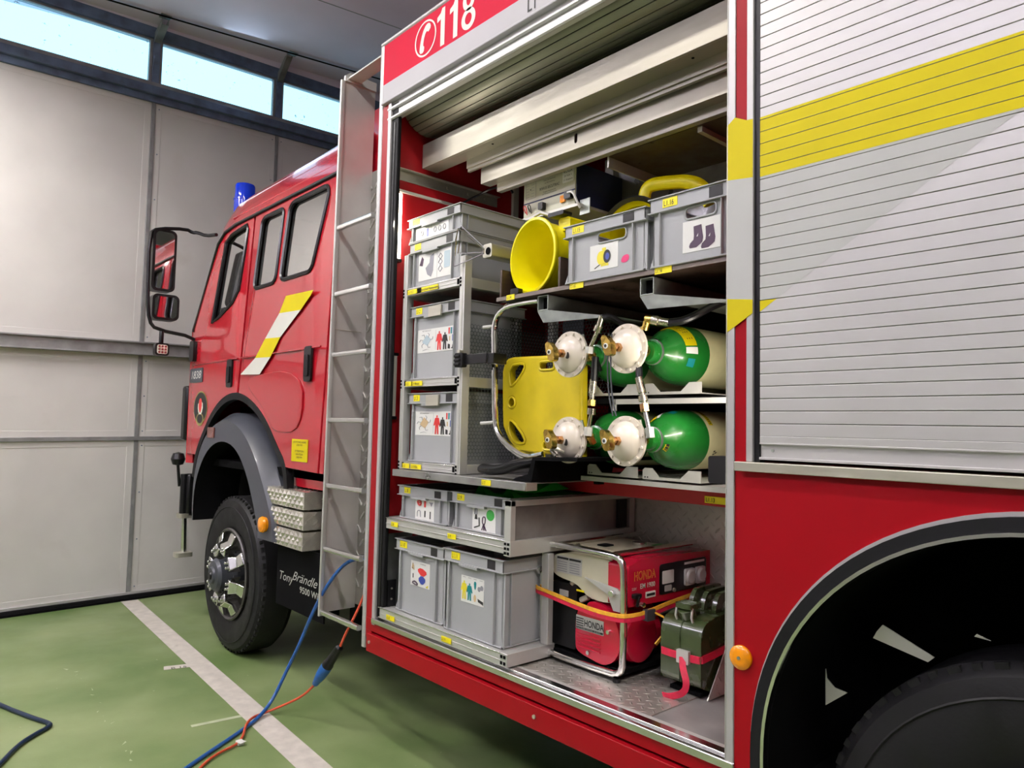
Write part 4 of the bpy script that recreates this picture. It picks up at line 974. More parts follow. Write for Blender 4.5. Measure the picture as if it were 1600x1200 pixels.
def c19(t, x0, y, z0):
    def fn(b, x, z, w, h, y):
        b.flat(circle(x + w * .78, z + h * .70, w * .17, 24, h * .22), 'XZ', y, PGREEN)
        b.flat([(x + w * .1, z + h * .46), (x + w * .24, z + h * .46), (x + w * .20, z + h * .66), (x + w * .13, z + h * .66)], 'XZ', y, INK); b.tube([(x + w * .12, y, z + h * .66), (x + w * .12, y, z + h * .92), (x + w * .2, y, z + h * .92), (x + w * .2, y, z + h * .66)], .003, LINE, 5, smooth=1)
        b.tube([(x + w * .30, y, z + h * .55), (x + w * .32, y, z + h * .22), (x + w * .1, y, z + h * .12)], .003, INK, 5)
        b.tube([(x + w * .45, y, z + h * .3), (x + w * .45, y, z + h * .6), (x + w * .58, y, z + h * .6), (x + w * .56, y, z + h * .3)], .0025, PURP, 5, closed=True, smooth=1)
        for u in (.42, .5, .56, .62): b.tube([(x + w * .5, y, z + h * .32), (x + w * u, y, z + h * .06)], .002, PURP, 4)
    mkcard(t, -2.432, -2.280, 1.141, 1.245, y, fn)
crate('shallow grey crate with red hook picture on the middle slide', -3.000, .405, .045, .60, 1.137, .155, 'L1.8', .055, c18, lip=.045)
crate('shallow grey crate with green disc picture on the middle slide', -2.575, .40, .045, .60, 1.137, .158, 'L1.9', .045, c19, lip=.045)
# green cloth heap
b = B(); rg = random.Random(8)
pts = []
for j in range(7):
    for i in range(9):
        x = -2.50 + .30 * i / 8; y = .12 + .46 * j / 6
        pts.append((x, y, 1.285 + .035 * math.sin(i * 1.3) * math.cos(j * 1.7) + rg.uniform(-.01, .012)))
b.add(pts, [(j * 9 + i, j * 9 + i + 1, (j + 1) * 9 + i + 1, (j + 1) * 9 + i) for j in range(6) for i in range(8)], GREENC)
b.box(-2.50, -2.20, .12, .58, 1.15, 1.255, GREENC)
b.add([(-2.34, .22, 1.30), (-2.20, .20, 1.31), (-2.19, .40, 1.32), (-2.33, .44, 1.31), (-2.27, .30, 1.352), (-2.22, .34, 1.350)], [(0, 1, 4), (1, 5, 4), (1, 2, 5), (2, 3, 5), (3, 4, 5), (3, 0, 4)], GREENC)
tag(b.part('green_cloth'), 'bright green cloth heaped in the shallow crate on the middle slide', 'cloth')
# --- slides (aluminium profile frames)
def profile_end(b, x, y0, y1, z0, z1):
    """open end of an aluminium extrusion"""
    cy, cz2 = (y0 + y1) / 2, (z0 + z1) / 2
    return b
def tag_on(t, x, y, z, txt, wide=None, h=.022):
    tw = wide or (.012 + .0115 * len(txt))
    b = B(); b.box(x, x + tw, y - .0015, y, z, z + h, TAG); b.text(txt, 'XZ', x + .004, z + h * .22, y - .0022, h * .78, INK, sx=.72, bold=.008); b.part('label_tag', t)
t = thing('crate_slide', 'aluminium profile slide carrying two tall grey crates on the locker floor', 'slide', (-2.6, .3, .65))
b = B(); b.box(-3.065, -2.165, .0, .028, .653, .703, PROF); b.box(-3.065, -2.165, -.002, .0, .674, .677, ALUM); b.box(-3.065, -2.165, -.003, .0, .699, .704, ALUP); b.part('front_rail', t, bevel=.0015)
b = B(); b.box(-2.165, -2.125, .0, .26, .653, .703, PROF); b.part('side_rail', t, bevel=.0015)
for xx in (-3.065,): b = B(); b.box(xx, xx + .04, .028, .60, .653, .703, PROF); b.part('side_rail', t, bevel=.0015)
b = B(); b.box(-3.025, -2.165, .03, .60, .695, .703, PROF); b.part('deck', t)
b = B()
for u in (-2.163, -2.145): b.box(u, u + .012, -.002, .001, .660, .672, VOID); b.box(u, u + .012, -.002, .001, .684, .696, VOID)
b.box(-3.062, -3.052, -.004, 0, .66, .698, VOID); b.part('end_cap', t, kind='stuff')
tag_on(t, -2.985, -.003, .662, 'L1.10'); tag_on(t, -2.545, -.003, .662, 'L1.11')
b = B(); b.box(-2.152, -2.112, .205, .235, .705, 1.07, PROF); b.part('upright', t, bevel=.002)
t = thing('crate_slide', 'aluminium profile slide with inset side panel carrying two shallow crates', 'slide', (-2.6, .3, 1.07))
b = B(); b.box(-3.060, -2.163, .012, .04, 1.082, 1.134, PROF); b.box(-3.060, -2.163, .009, .012, 1.105, 1.108, ALUM); b.box(-3.060, -2.163, .008, .012, 1.130, 1.135, ALUP); b.part('front_rail', t, bevel=.0015)
b = B(); b.box(-2.163, -2.125, .005, .77, 1.075, 1.135, PROF); b.box(-2.163, -2.125, .005, .03, 1.135, 1.293, PROF); b.box(-2.163, -2.125, .005, .77, 1.27, 1.293, PROF); b.box(-2.163, -2.125, .735, .77, 1.135, 1.27, PROF)
b.part('side_frame', t, bevel=.0015)
b = B(); b.box(-2.150, -2.144, .03, .735, 1.135, 1.27, STEELG); b.box(-2.143, -2.13, .66, .72, 1.14, 1.265, BLKG); b.part('side_panel', t, label='plain inset side panel')
b = B(); b.box(-3.02, -2.163, .045, .77, 1.126, 1.1345, PROF); b.box(-3.06, -3.02, .04, .77, 1.082, 1.134, PROF); b.part('deck', t)
b = B()
for u in (-2.161, -2.143):
    for zz in (1.082, 1.100, 1.118): b.box(u, u + .012, .003, .006, zz, zz + .010, VOID)
b.box(-3.058, -3.046, .007, .012, 1.09, 1.128, VOID); b.part('end_cap', t, kind='stuff')
tag_on(t, -2.985, .008, 1.097, 'L1.8'); tag_on(t, -2.535, .008, 1.097, 'L1.9')
# --- tray above with the stretcher on it
t = thing('slide_tray', 'long flat aluminium tray under the crate rack and stretcher', 'slide', (-2.6, .3, 1.34))
b = B(); b.box(-2.975, -2.04, -.002, .002, 1.338, 1.370, STEELG); b.box(-2.975, -2.04, .002, .75, 1.364, 1.369, STEELG); b.box(-2.04, -2.037, .0, .06, 1.338, 1.37, ALU)
b.box(-2.975, -2.04, .002, .03, 1.338, 1.341, ALU)
b.part('tray', t, bevel=.0015)
b = B(); b.prism([(-2.155, 1.371), (-2.04, 1.371), (-2.02, 1.455), (-1.80, 1.462), (-1.80, 1.475), (-2.035, 1.468), (-2.06, 1.40), (-2.13, 1.383)], 'XZ', .03, .5, VOID); b.part('end_ramp', t)
tag_on(t, -2.300, -.003, 1.343, 'L1.7')
# --- crate rack
RZ = [1.372, 1.80, 2.245]
t = thing('crate_rack', 'tall aluminium profile rack holding four grey crates beside the red wall', 'rack', (-2.75, .3, 1.37))
for x0_, x1_, top in ((-3.000, -2.966, 2.415), (-2.545, -2.510, 2.34)):
    b = B(); b.box(x0_, x1_, .045, .085, 1.37, top, PROF); b.box(x0_ + .012, x1_ - .012, .043, .045, 1.37, top, ALUM); b.part('upright', t, bevel=.0015)
    b = B(); b.box(x0_, x1_, .60, .64, 1.37, top, PROF); b.part('upright', t, bevel=.0015)
    for z in RZ: b = B(); b.box(x0_, x1_, .085, .60, z - .045 if z > 1.4 else z, z if z > 1.4 else z + .04, PROF); b.part('side_rail', t, bevel=.0015)
for z in RZ:
    zz = z - .036 if z > 1.4 else z + .0
    b = B(); b.box(-2.966, -2.545, .045, .075, zz, zz + .036, PROF); b.box(-2.966, -2.545, .043, .045, zz + .031, zz + .037, ALUP); b.box(-2.966, -2.545, .0435, .045, zz + .014, zz + .017, ALUM); b.part('front_rail', t, bevel=.0015)
    b = B()
    for k in range(3):
        for u in (-2.998, -2.543): b.box(u, u + .013, .0425, .046, zz - .006 + .016 * k, zz + .004 + .016 * k, VOID); 
    for u in (-2.964, -2.562): b.box(u, u + .014, .0425, .046, zz + .006, zz + .03, VOID)
    b.part('joint_cap', t, kind='stuff')
    b = B(); b.box(-2.966, -2.545, .075, .60, zz + .03, zz + .036, PROF); b.part('shelf', t)
tag_on(t, -2.955, .042, 1.376, 'L1.3'); tag_on(t, -2.885, .042, 1.376, 'L1.6 Höhe', .085)
tag_on(t, -2.950, .042, 1.768, 'L1.2'); tag_on(t, -2.900, .042, 1.768, 'L1.4 Absturz', .09)
tag_on(t, -2.955, .042, 2.214, 'L1.1 L1.2'); tag_on(t, -2.875, .042, 2.214, 'L1.2 Notrucksack Patientendecke', .17)
def cres(m1):
    def c(t, x0, y, z0):
        mkcard(t, -2.905, -2.612, z0 + .125, z0 + .237, y, lambda b, x, z, w, h, y: card_rescue(b, x, z, w, h, y, m1))
    return c
crate('grey crate with suit and blue sheet picture in the middle of the rack', -2.962, .413, .06, .40, 1.802, .352, 'L1.2', .05, cres(PLB), clip_=True)
crate('grey crate with suit and beige sheet picture at the bottom of the rack', -2.962, .413, .06, .40, 1.410, .325, 'L1.3', .05, cres(PBEIGE), clip_=True)
def ctop1(t, x0, y, z0):
    def fn(b, x, z, w, h, y):
        b.box(x + w * .58, x + w * .583, y, y + .0005, z, z + h, LINE)
        b.flat([(x + w * .22, z + h * .45), (x + w * .34, z + h * .62), (x + w * .36, z + h * .86), (x + w * .48, z + h * .94), (x + w * .46, z + h * .30), (x + w * .40, z + h * .08), (x + w * .28, z + h * .2)], 'XZ', y, LINE)
        b.flat([(x + w * .02, z + h * .6), (x + w * .1, z + h * .92), (x + w * .16, z + h * .8), (x + w * .12, z + h * .55)], 'XZ', y, PURP)
        b.rbox(x + w * .79, x + w * .97, y, y + .001, z + h * .30, z + h * .90, PLB, .006)
        for zz in (.3, .55, .75): b.tube([(x + w * .62, y, z + h * zz), (x + w * .68, y, z + h * (zz + .12)), (x + w * .74, y, z + h * zz), (x + w * .68, y, z + h * (zz - .1))], .0018, LINE, 4, closed=True)
    mkcard(t, -2.900, -2.640, 2.275, 2.405, y, fn)
def ctop2(t, x0, y, z0):
    def fn(b, x, z, w, h, y):
        b.box(x + w * .48, x + w * .484, y, y + .0005, z, z + h, LINE)
        for u in (.2, .6, .74, .88): b.tube([(x + w * (u - .05), y, z + h * .5), (x + w * u, y, z + h * .8), (x + w * (u + .05), y, z + h * .5), (x + w * u, y, z + h * .22)], .0018, LINE, 4, closed=True, smooth=1)
        b.box(x + w * .34, x + w * .40, y, y + .001, z + h * .1, z + h * .8, PBLUE)
    mkcard(t, -2.925, -2.66, 2.480, 2.535, y, fn)
crate('grey crate with splint picture standing on top of the rack', -2.975, .41, .05, .60, 2.247, .222, 'L1.1', .05, ctop1)
crate('shallow grey crate stacked topmost above the rack', -2.985, .43, .045, .60, 2.472, .118, 'L1.12', .04, ctop2, lip=.045)
# bent wire stand hanging by the rack
t = thing('folding_stand', 'folded metal stand with wire legs lying along the upper crate', 'stand', (-2.5, .1, 2.35))
b = B(); b.rbox(-2.455, -2.395, .10, .62, 2.325, 2.385, ALU, .01, 'XZ'); b.cyl((-2.418, .0995, 2.352), (-2.418, .098, 2.352), .017, VOID, n=16); b.part('tube', t, bevel=.002)
for q in ([(-2.43, .085, 2.345), (-2.545, .03, 2.35), (-2.525, .03, 2.47), (-2.44, .085, 2.375)], [(-2.43, .085, 2.34), (-2.555, .02, 2.29), (-2.55, .02, 2.41), (-2.535, .02, 2.46), (-2.43, .085, 2.36)]):
    B().tube(q, .0035, ALUP, 6, closed=True).part('wire_leg', t)
# ================================================================== UPPER SHELF
SX = -1.175
PLYE = mat('plywood_edge', (.17, .135, .115), .5, var=.15, scale=14, stretch=(1, 1, 8))
t = thing('shelf_board', 'brown film-faced shelf board carrying the yellow duct and two crates', 'shelf', (-1.75, .4, 2.12))
b = B(); b.box(-2.34, SX - .002, .09, .78, 2.118, 2.132, PLY); b.box(-2.34, SX - .002, .087, .09, 2.116, 2.133, PLYE); b.part('board', t, bevel=.001)
for x in (-2.335, -1.985): B().box(x, x + .012, .10, .60, 2.134, 2.255, PLY).part('divider', t, bevel=.002)
tag_on(t, -1.905, .086, 2.112, 'L1.15'); tag_on(t, -1.505, .086, 2.112, 'L1.16'); tag_on(t, -2.272, .086, 2.113, 'L1.14', .05)
def fan_card(t, x0, y, z0):
    def fn(b, x, z, w, h, y):
        b.flat(circle(x + w * .40, z + h * .46, w * .14, 20, h * .27), 'XZ', y, PYEL); b.flat([(x + w * .40, z + h * .73), (x + w * .62, z + h * .74), (x + w * .62, z + h * .22), (x + w * .40, z + h * .19)], 'XZ', y - .0002, PYEL); b.flat([(x + w * .42, z + h * .22), (x + w * .66, z + h * .24), (x + w * .68, z + h * .12), (x + w * .40, z + h * .12)], 'XZ', y - .0002, PYEL)
        b.flat(circle(x + w * .62, z + h * .48, w * .13, 20, h * .26), 'XZ', y - .0004, INK); b.flat(circle(x + w * .63, z + h * .48, w * .07, 16, h * .14), 'XZ', y - .0007, PBLUE)
        b.flat(rrect(x + w * .44, x + w * .58, z + h * .74, z + h * .84, .003), 'XZ', y - .0002, PYEL); b.tube([(x + w * .36, y, z + h * .2), (x + w * .18, y, z + h * .08)], .0015, INK, 4)
    mkcard(t, -1.803, -1.668, 2.166, 2.261, y, fn)
    B().flat(soft([(-1.655, 2.186), (-1.645, 2.202), (-1.62, 2.205), (-1.617, 2.186), (-1.63, 2.176), (-1.65, 2.176)], 1), 'XZ', y - .001, PINK).part('pink_sticker', t)
def boot_card(t, x0, y, z0):
    def fn(b, x, z, w, h, y):
        for u, v in ((.18, .10), (.50, .03)):
            K = [(.0, .08), (.02, .02), (.20, .02), (.30, .10), (.36, .16), (.38, .30), (.34, .62), (.33, .72), (.12, .70), (.13, .40), (.12, .28), (.03, .18)]
            b.flat([(x + w * (u + p_), z + h * (v + q_)) for p_, q_ in K], 'XZ', y, PURP)
            b.flat([(x + w * (u + .20), z + h * (v + .36)), (x + w * (u + .25), z + h * (v + .46)), (x + w * (u + .235), z + h * (v + .36))], 'XZ', y - .0003, CARD)
    mkcard(t, -1.392, -1.251, 2.166, 2.270, y, fn)
    B().flat(soft([(-1.215, 2.20), (-1.19, 2.215), (-1.18, 2.21), (-1.18, 2.19), (-1.20, 2.185)], 1), 'XZ', y - .001, PINK).part('pink_sticker', t)
crate('grey crate with blower fan picture on the upper shelf', -1.932, .397, .07, .30, 2.134, .222, 'L1.15', .045, fan_card, hole=True, lip=.045)
crate('grey crate with rubber boots picture on the upper shelf', -1.527, .345, .07, .45, 2.134, .238, 'L1.16', .06, boot_card, hole=True, lip=.05)
# yellow duct container
t = thing('duct_canister', 'big round yellow duct canister lying open on the upper shelf', 'canister', (-2.08, .3, 2.13))
c0, c1 = (-2.160, .120, 2.293), (-2.120, .45, 2.293)
b = B(); b.lathe([(.148, 0), (.158, .005), (.160, .03), (.150, .06), (.146, .10), (.144, .35), (.146, .4), (.144, .45), (.144, 1), (0, 1), (0, .97), (.118, .96), (.122, .55), (.134, .50), (.138, .1), (.148, 0)], c0, c1, YPL, 48)
b.part('shell', t, ang=60)
b = B(); b.rbox(-2.065, -2.00, .18, .42, 2.385, 2.44, YPL, .012, 'XZ'); b.part('side_block', t, bevel=.008)
b = B(); b.rbox(-2.10, -2.01, .15, .20, 2.445, 2.462, BLKG, .006, 'XZ'); b.tube([(-2.10, .16, 2.46), (-2.14, .15, 2.475), (-2.17, .14, 2.465)], .008, ALUM, 6); b.part('top_latch', t, label='black latch')
b = B(); b.rbox(-2.255, -2.205, .090, .115, 2.136, 2.160, BLKG, .006, 'XZ'); b.part('bottom_latch', t, label='black latch')
b = B(); b.cyl((-2.293, .24, 2.285), (-2.286, .24, 2.285), .008, BLKG, n=8); b.part('rivet', t)
# yellow blower in the crates
t = thing('blower_fan', 'yellow portable blower fan standing behind the crate with the fan picture', 'fan', (-1.90, .6, 2.134))
b = B(); b.lathe([(.205, 0), (.216, .03), (.211, .06), (.205, .5), (.211, .94), (.216, .97), (.205, 1), (.185, .9), (.185, .1), (.205, 0)], (-1.945, .49, 2.354), (-1.93, .72, 2.354), YPL, 40); b.part('housing', t)
b = B(); b.lathe([(.216, 0), (.222, .2), (.222, .8), (.216, 1), (.20, .5), (.216, 0)], (-1.947, .478, 2.354), (-1.945, .498, 2.354), BLKG, 40); b.part('rim_seal', t)
b = B(); b.tube([(-1.905, .53, 2.54), (-1.895, .53, 2.615), (-1.84, .54, 2.625), (-1.66, .58, 2.60), (-1.62, .60, 2.50)], 1, YPL, 10, smooth=3, flat=(.030, .022)); b.part('carrying_handle', t)
b = B(); b.rbox(-2.08, -1.78, .50, .74, 2.134, 2.17, YPL, .02, 'XY'); b.tube([(-1.80, .475, 2.18), (-1.66, .47, 2.28), (-1.62, .50, 2.42)], .018, YPL, 8, smooth=1); b.part('foot', t)
# charger
t = thing('battery_charger', 'navy electrical charger with cream instrument panel at the back of the locker', 'charger', (-2.40, .65, 2.6))
b = B(); b.box(-2.585, -2.232, .46, .80, 2.60, 2.80, NAVY); b.part('case', t, bevel=.003)
b = B(); b.box(-2.580, -2.236, .454, .46, 2.604, 2.796, PANELG); b.box(-2.580, -2.236, .452, .454, 2.668, 2.674, NAVY)
b.rbox(-2.315, -2.245, .4515, .454, 2.715, 2.780, CARD, .003, 'XZ')
for k, (tx, sz) in enumerate((('ROGA', .020), ('24 Volt =', .013), ('11 Ampere', .013))): b.text(tx, 'XZ', -2.28, 2.760 - .0185 * k, .4505, sz, INK, align='CENTER')
b.text('RIWUS SECUTRAC', 'XZ', -2.40, 2.715, .4505, .019, INK, align='CENTER', sx=.85, bold=.006)
for zz, tx in ((2.755, 'Elektronik Automaten'), (2.742, 'zur Batterieladung'), (2.70, 'Freigabe Netzspannung'), (2.69, 'und Polung ab Netzstecker')): b.text(tx, 'XZ', -2.40, zz, .4505, .009, INK, align='CENTER')
b.tube([(u, .4515, v) for u, v in rrect(-2.565, -2.495, 2.69, 2.77, .006)], .0008, LINE, 4, closed=True)
for k in range(5):
    for u in (-2.56, -2.525): b.box(u, u + .02, .4512, .4516, 2.70 + .014 * k, 2.7015 + .014 * k, LINE)
b.cyl((-2.53, .4515, 2.735), (-2.53, .450, 2.735), .003, INK, n=8); b.part('panel', t)
B().rbox(-2.325, -2.295, .446, .454, 2.625, 2.657, ORANGE, .003, 'XZ').part('amber_switch', t)
b = B(); b.rbox(-2.285, -2.245, .43, .454, 2.63, 2.662, BLKG, .004, 'XZ'); b.tube([(-2.26, .43, 2.655), (-2.22, .42, 2.65), (-2.20, .43, 2.60), (-2.19, .44, 2.57)], .006, ALUM, 6, smooth=1); b.part('mains_plug', t)
b = B(); b.rbox(-2.455, -2.425, .43, .454, 2.615, 2.65, BLKG, .004, 'XZ'); b.part('mains_plug', t)
for u, mm in ((-2.56, PRED), (-2.53, INK)): b = B(); b.tube([(u, .45, 2.625), (u, .43, 2.65), (u + .02, .43, 2.655), (u + .02, .44, 2.61)], .0025, mm, 6, smooth=1); b.part('test_lead', t)
b = B(); b.box(-2.59, -2.20, .44, .80, 2.585, 2.598, ALUM); b.box(-2.60, -2.55, .44, .47, 2.50, 2.59, GALV); b.box(-2.22, -2.16, .47, .475, 2.55, 2.62, GALV); b.part('mounting_tray', t)
# ================================================================== GALVANISED BEARERS
for (xa, xb, zt, lab) in ((-2.098, -2.038, 2.113, 'galvanised square bearer nearest the yellow spine board'), (-1.580, -1.520, 2.112, 'galvanised square bearer above the front green cylinder')):
    t = thing('steel_bearer', lab, 'beam', ((xa + xb) / 2, .4, zt - .06))
    b = B(); z0 = zt - .062; w_ = .004
    for q in ((xa, xb, z0, z0 + w_), (xa, xb, zt - w_, zt), (xa, xa + w_, z0, zt), (xb - w_, xb, z0, zt)): b.box(q[0], q[1], .10, .78, q[2], q[3], GALV)
    b.box(xa + w_, xb - w_, .13, .135, z0, zt, VOID); b.part('square_tube', t, bevel=.001)
    b = B(); b.add([(xa, .10, z0 - .001), (xa + .035, .10, z0 - .05), (xb + .30, .16, z0 - .05), (xb + .0, .10, z0 - .001), (xb, .78, z0 - .001), (xb + .3, .78, z0 - .05)], [(0, 1, 2, 3), (3, 2, 5, 4)], GALV)
    b.cyl((xb + .002, .12, z0 + .0), (xb + .002, .12, z0 - .012), .006, ALU, n=8); b.cyl((xb - .02, .14, z0 - .01), (xb - .02, .14, z0 - .03), .005, ALU, n=8)
    b.part('gusset_plate', t)
# ================================================================== STRETCHER + SPINE BOARD
t = thing('basket_stretcher', 'basket stretcher with steel tube rim and black mesh standing on its side', 'stretcher', (-2.2, .3, 1.39))
rim1 = [(-2.112, .12, 2.098), (-2.20, .12, 2.100), (-2.33, .12, 2.095), (-2.395, .12, 2.04), (-2.385, .12, 1.9), (-2.375, .12, 1.62), (-2.35, .12, 1.55), (-2.25, .12, 1.49), (-2.16, .12, 1.46), (-2.07, .12, 1.478)]
for i, dd in enumerate(((0, 0, 0), (-.022, .025, .012))):
    B().tube([(x + dd[0], y + dd[1], z + (dd[2] if z > 1.7 else -dd[2])) for x, y, z in rim1], .0115, CHROME, 10, smooth=2).part('rim_tube', t)
for z in (2.02, 1.60): B().tube([(-2.385, .125, z), (-2.44, .10, z - .005)], .008, ALUM, 8, smooth=0).part('rim_peg', t)
def hexmesh(P, nu, nv, r, m):
    """open honeycomb sheet; P maps sheet coordinates to the place"""
    b = B()
    for j in range(nv):
        for i in range(nu):
            u = i * r * 1.75 + (r * .875 if j % 2 else 0); v = j * r * 1.52
            o_ = [(u + r * 1.0 * math.sin(PI / 3 * k), v + r * math.cos(PI / 3 * k)) for k in range(6)]; i_ = [(u + r * .78 * math.sin(PI / 3 * k), v + r * .78 * math.cos(PI / 3 * k)) for k in range(6)]
            b.add([P(*q) for q in o_ + i_], [(k, (k + 1) % 6, 6 + (k + 1) % 6, 6 + k) for k in range(6)], m)
    return b
BLKM = mat('black_mesh_steel', (.03, .03, .03), .35, .3, var=.1)
GREYM = mat('grey_mesh_plastic', (.10, .12, .12), .45, var=.1)
hexmesh(lambda u, v: (-2.46, .285 + u, 1.50 + v), 12, 37, .0105, BLKM).part('mesh_side', t, kind='stuff')
hexmesh(lambda u, v: (-2.455 + u, .50, 1.50 + v), 23, 37, .0105, BLKM).part('mesh_bottom', t, kind='stuff')
hexmesh(lambda u, v: (-2.530 , .10 + u, 1.44 + v), 26, 38, .0105, GREYM).part('mesh_outer', t, kind='stuff')
b = B(); b.box(-2.50, -2.36, .66, .665, 1.41, 2.11, DGREY)
tag(b.part('divider_sheet'), 'dark grey upright sheet between the crate rack and the stretcher', 'panel')
t = thing('spine_board', 'yellow plastic spine board with handle cut-outs standing inside the stretcher', 'spine board', (-2.1, .26, 1.47))
ol = [(-2.43, 1.86), (-2.385, 1.895), (-2.20, 1.885), (-1.90, 1.88), (-1.45, 1.875), (-1.45, 1.465), (-1.95, 1.475), (-2.20, 1.475), (-2.33, 1.50), (-2.395, 1.55), (-2.435, 1.62), (-2.44, 1.75)]
ol = [(-2.385, 1.893), (-2.2, 1.888), (-1.97, 1.882), (-1.965, 1.47), (-2.2, 1.472)] + soft([(-2.30, 1.474), (-2.345, 1.476), (-2.40, 1.525), (-2.44, 1.585), (-2.446, 1.66)], 0) + [(-2.45, 1.75), (-2.452, 1.83), (-2.437, 1.87), (-2.415, 1.888)]
h1 = soft([(-2.405, 1.855), (-2.305, 1.862), (-2.30, 1.835), (-2.37, 1.765), (-2.40, 1.765)], 1); h2 = circle(-2.382, 1.69, .023, 20)
h3 = soft([(-2.40, 1.615), (-2.37, 1.61), (-2.29, 1.535), (-2.295, 1.510), (-2.36, 1.515), (-2.40, 1.56)], 1)
h4 = rrect(-2.21, -2.12, 1.825, 1.862, .016, 4); h5 = rrect(-2.18, -2.10, 1.490, 1.525, .016, 4)
b = B(); b.plate([ol, h1, h2, h3, h4, h5], 'XZ', .225, .045, SPINE, .010)
for hh in (h1, h2, h3, h4, h5): b.tube([(u, .226, v) for u, v in hh], .006, SPINE, 6, closed=True)
b.part('board', t, ang=50)
# strap holding the stretcher
t = thing('rubber_strap', 'black rubber strap with buckle joining the crate rack to the stretcher rim', 'strap', (-2.45, .05, 1.87))
b = B(); b.box(-2.475, -2.33, .030, .036, 1.848, 1.892, BLKG); b.box(-2.33, -2.29, .036, .11, 1.846, 1.890, BLKG); b.part('band', t, bevel=.002)
b = B(); b.rbox(-2.53, -2.475, .015, .042, 1.838, 1.90, BLK, .008, 'XZ'); 
for k in range(3): b.box(-2.528, -2.49, .008, .016, 1.846 + .018 * k, 1.856 + .018 * k, BLK)
b.rbox(-2.52, -2.50, .02, .04, 1.90, 1.915, ALU, .004, 'XZ'); b.part('buckle', t, bevel=.002)
t = thing('rubber_boot_handle', 'shiny black rubber hand grip lying on the tray below the stretcher', 'grip', (-2.3, .1, 1.37))
b = B(); b.tube([(-2.36, .06, 1.405), (-2.30, .05, 1.402), (-2.22, .05, 1.41), (-2.15, .06, 1.435), (-2.05, .08, 1.45)], .022, BLKG, 12, smooth=2, flat=(.035, .022)); b.part('grip_body', t)
b = B(); b.tube([(-1.98, .10, 1.475), (-2.00, .09, 1.50), (-1.97, .09, 1.505), (-1.93, .10, 1.49)], .008, ALU, 8, smooth=1); b.part('ring', t)
# ================================================================== CYLINDERS
def cylinder(ax, az, yf, label, stickers):
    t = thing('gas_cylinder', label, 'gas cylinder', (ax, .9, az), 'green and cream gas cylinders')
    r = .114
    sh_ = [(0.030, 0), (.036, .0), (.040, .012), (.040, .028), (.046, .030), (.046, .046), (.040, .050), (.046, .066), (.072, .088), (.094, .118), (.107, .158), (r, .205), (r, .235)]
    yS = yf; L = 1.0
    b = B(); b.lathe([(0, 0)] + [(a, c / L) for a, c in sh_], (ax, yS, az), (ax, yS + L, az), CYLG, 48); b.part('shoulder', t, label='green shoulder', ang=50)
    b = B(); b.lathe([(r, .235), (r, 1.1), (.09, 1.16), (0, 1.17)], (ax, yS, az), (ax, yS + L, az), CYLW, 48)
    b.part('body', t, label='cream body')
    b = B(); b.lathe([(.0415, .030), (.0475, .033), (.0475, .044), (.0415, .047)], (ax, yS, az), (ax, yS + L, az), GALV, 32); b.part('neck_ring', t)
    def onsh(s_, a, e=.0015):
        """point on the shoulder: s_ distance along the axis, a angle"""
        pr = [q for q in sh_]
        for i in range(len(pr) - 1):
            if pr[i][1] <= s_ <= pr[i + 1][1]: k = (s_ - pr[i][1]) / max(1e-6, pr[i + 1][1] - pr[i][1]); rr_ = pr[i][0] + (pr[i + 1][0] - pr[i][0]) * k; break
        else: rr_ = r
        rr_ += e
        return (ax + rr_ * math.cos(a), yS + s_ - e * .5, az + rr_ * math.sin(a))
    for a0, a1, s0, s1, m in stickers:
        b = B(); nA, nS = 10, 5; vs = []
        for j in range(nS + 1):
            for i in range(nA + 1): vs.append(onsh(s0 + (s1 - s0) * j / nS, math.radians(a0 + (a1 - a0) * i / nA)))
        b.add(vs, [(j * (nA + 1) + i, j * (nA + 1) + i + 1, (j + 1) * (nA + 1) + i + 1, (j + 1) * (nA + 1) + i) for j in range(nS) for i in range(nA)], m)
        if m is YEL:
            for q in range(3):
                for i in range(9):
                    if i % 4 == 3: continue
                    aa = math.radians(a0 + (a1 - a0) * (i + .4) / 10); ss = s0 + (s1 - s0) * (.3 + .2 * q)
                    b.add([onsh(ss, aa, .0022), onsh(ss, aa + .07, .0022), onsh(ss + .003, aa + .07, .0022), onsh(ss + .003, aa, .0022)], [(0, 1, 2, 3)], INK)
        b.part('sticker', t)
    return t
def mark(t, ax, az, yS, pts):
    pass
CX = (-1.905, -1.63); CZ = (1.868, 1.548); YF = .205
names = [['green and cream cylinder at the upper back, behind the left upper valve', 'green and cream cylinder in the front column of the upper row'],
         ['green and cream cylinder partly hidden behind the lower valves', 'green and cream cylinder in the front column of the lower row']]
names = [['upper green cylinder hidden behind the black-marked valve disc', 'upper green cylinder with curved yellow sticker in the locker'],
         ['lower green cylinder half hidden behind the hoses', 'lower green cylinder with square yellow marking beside the post']]
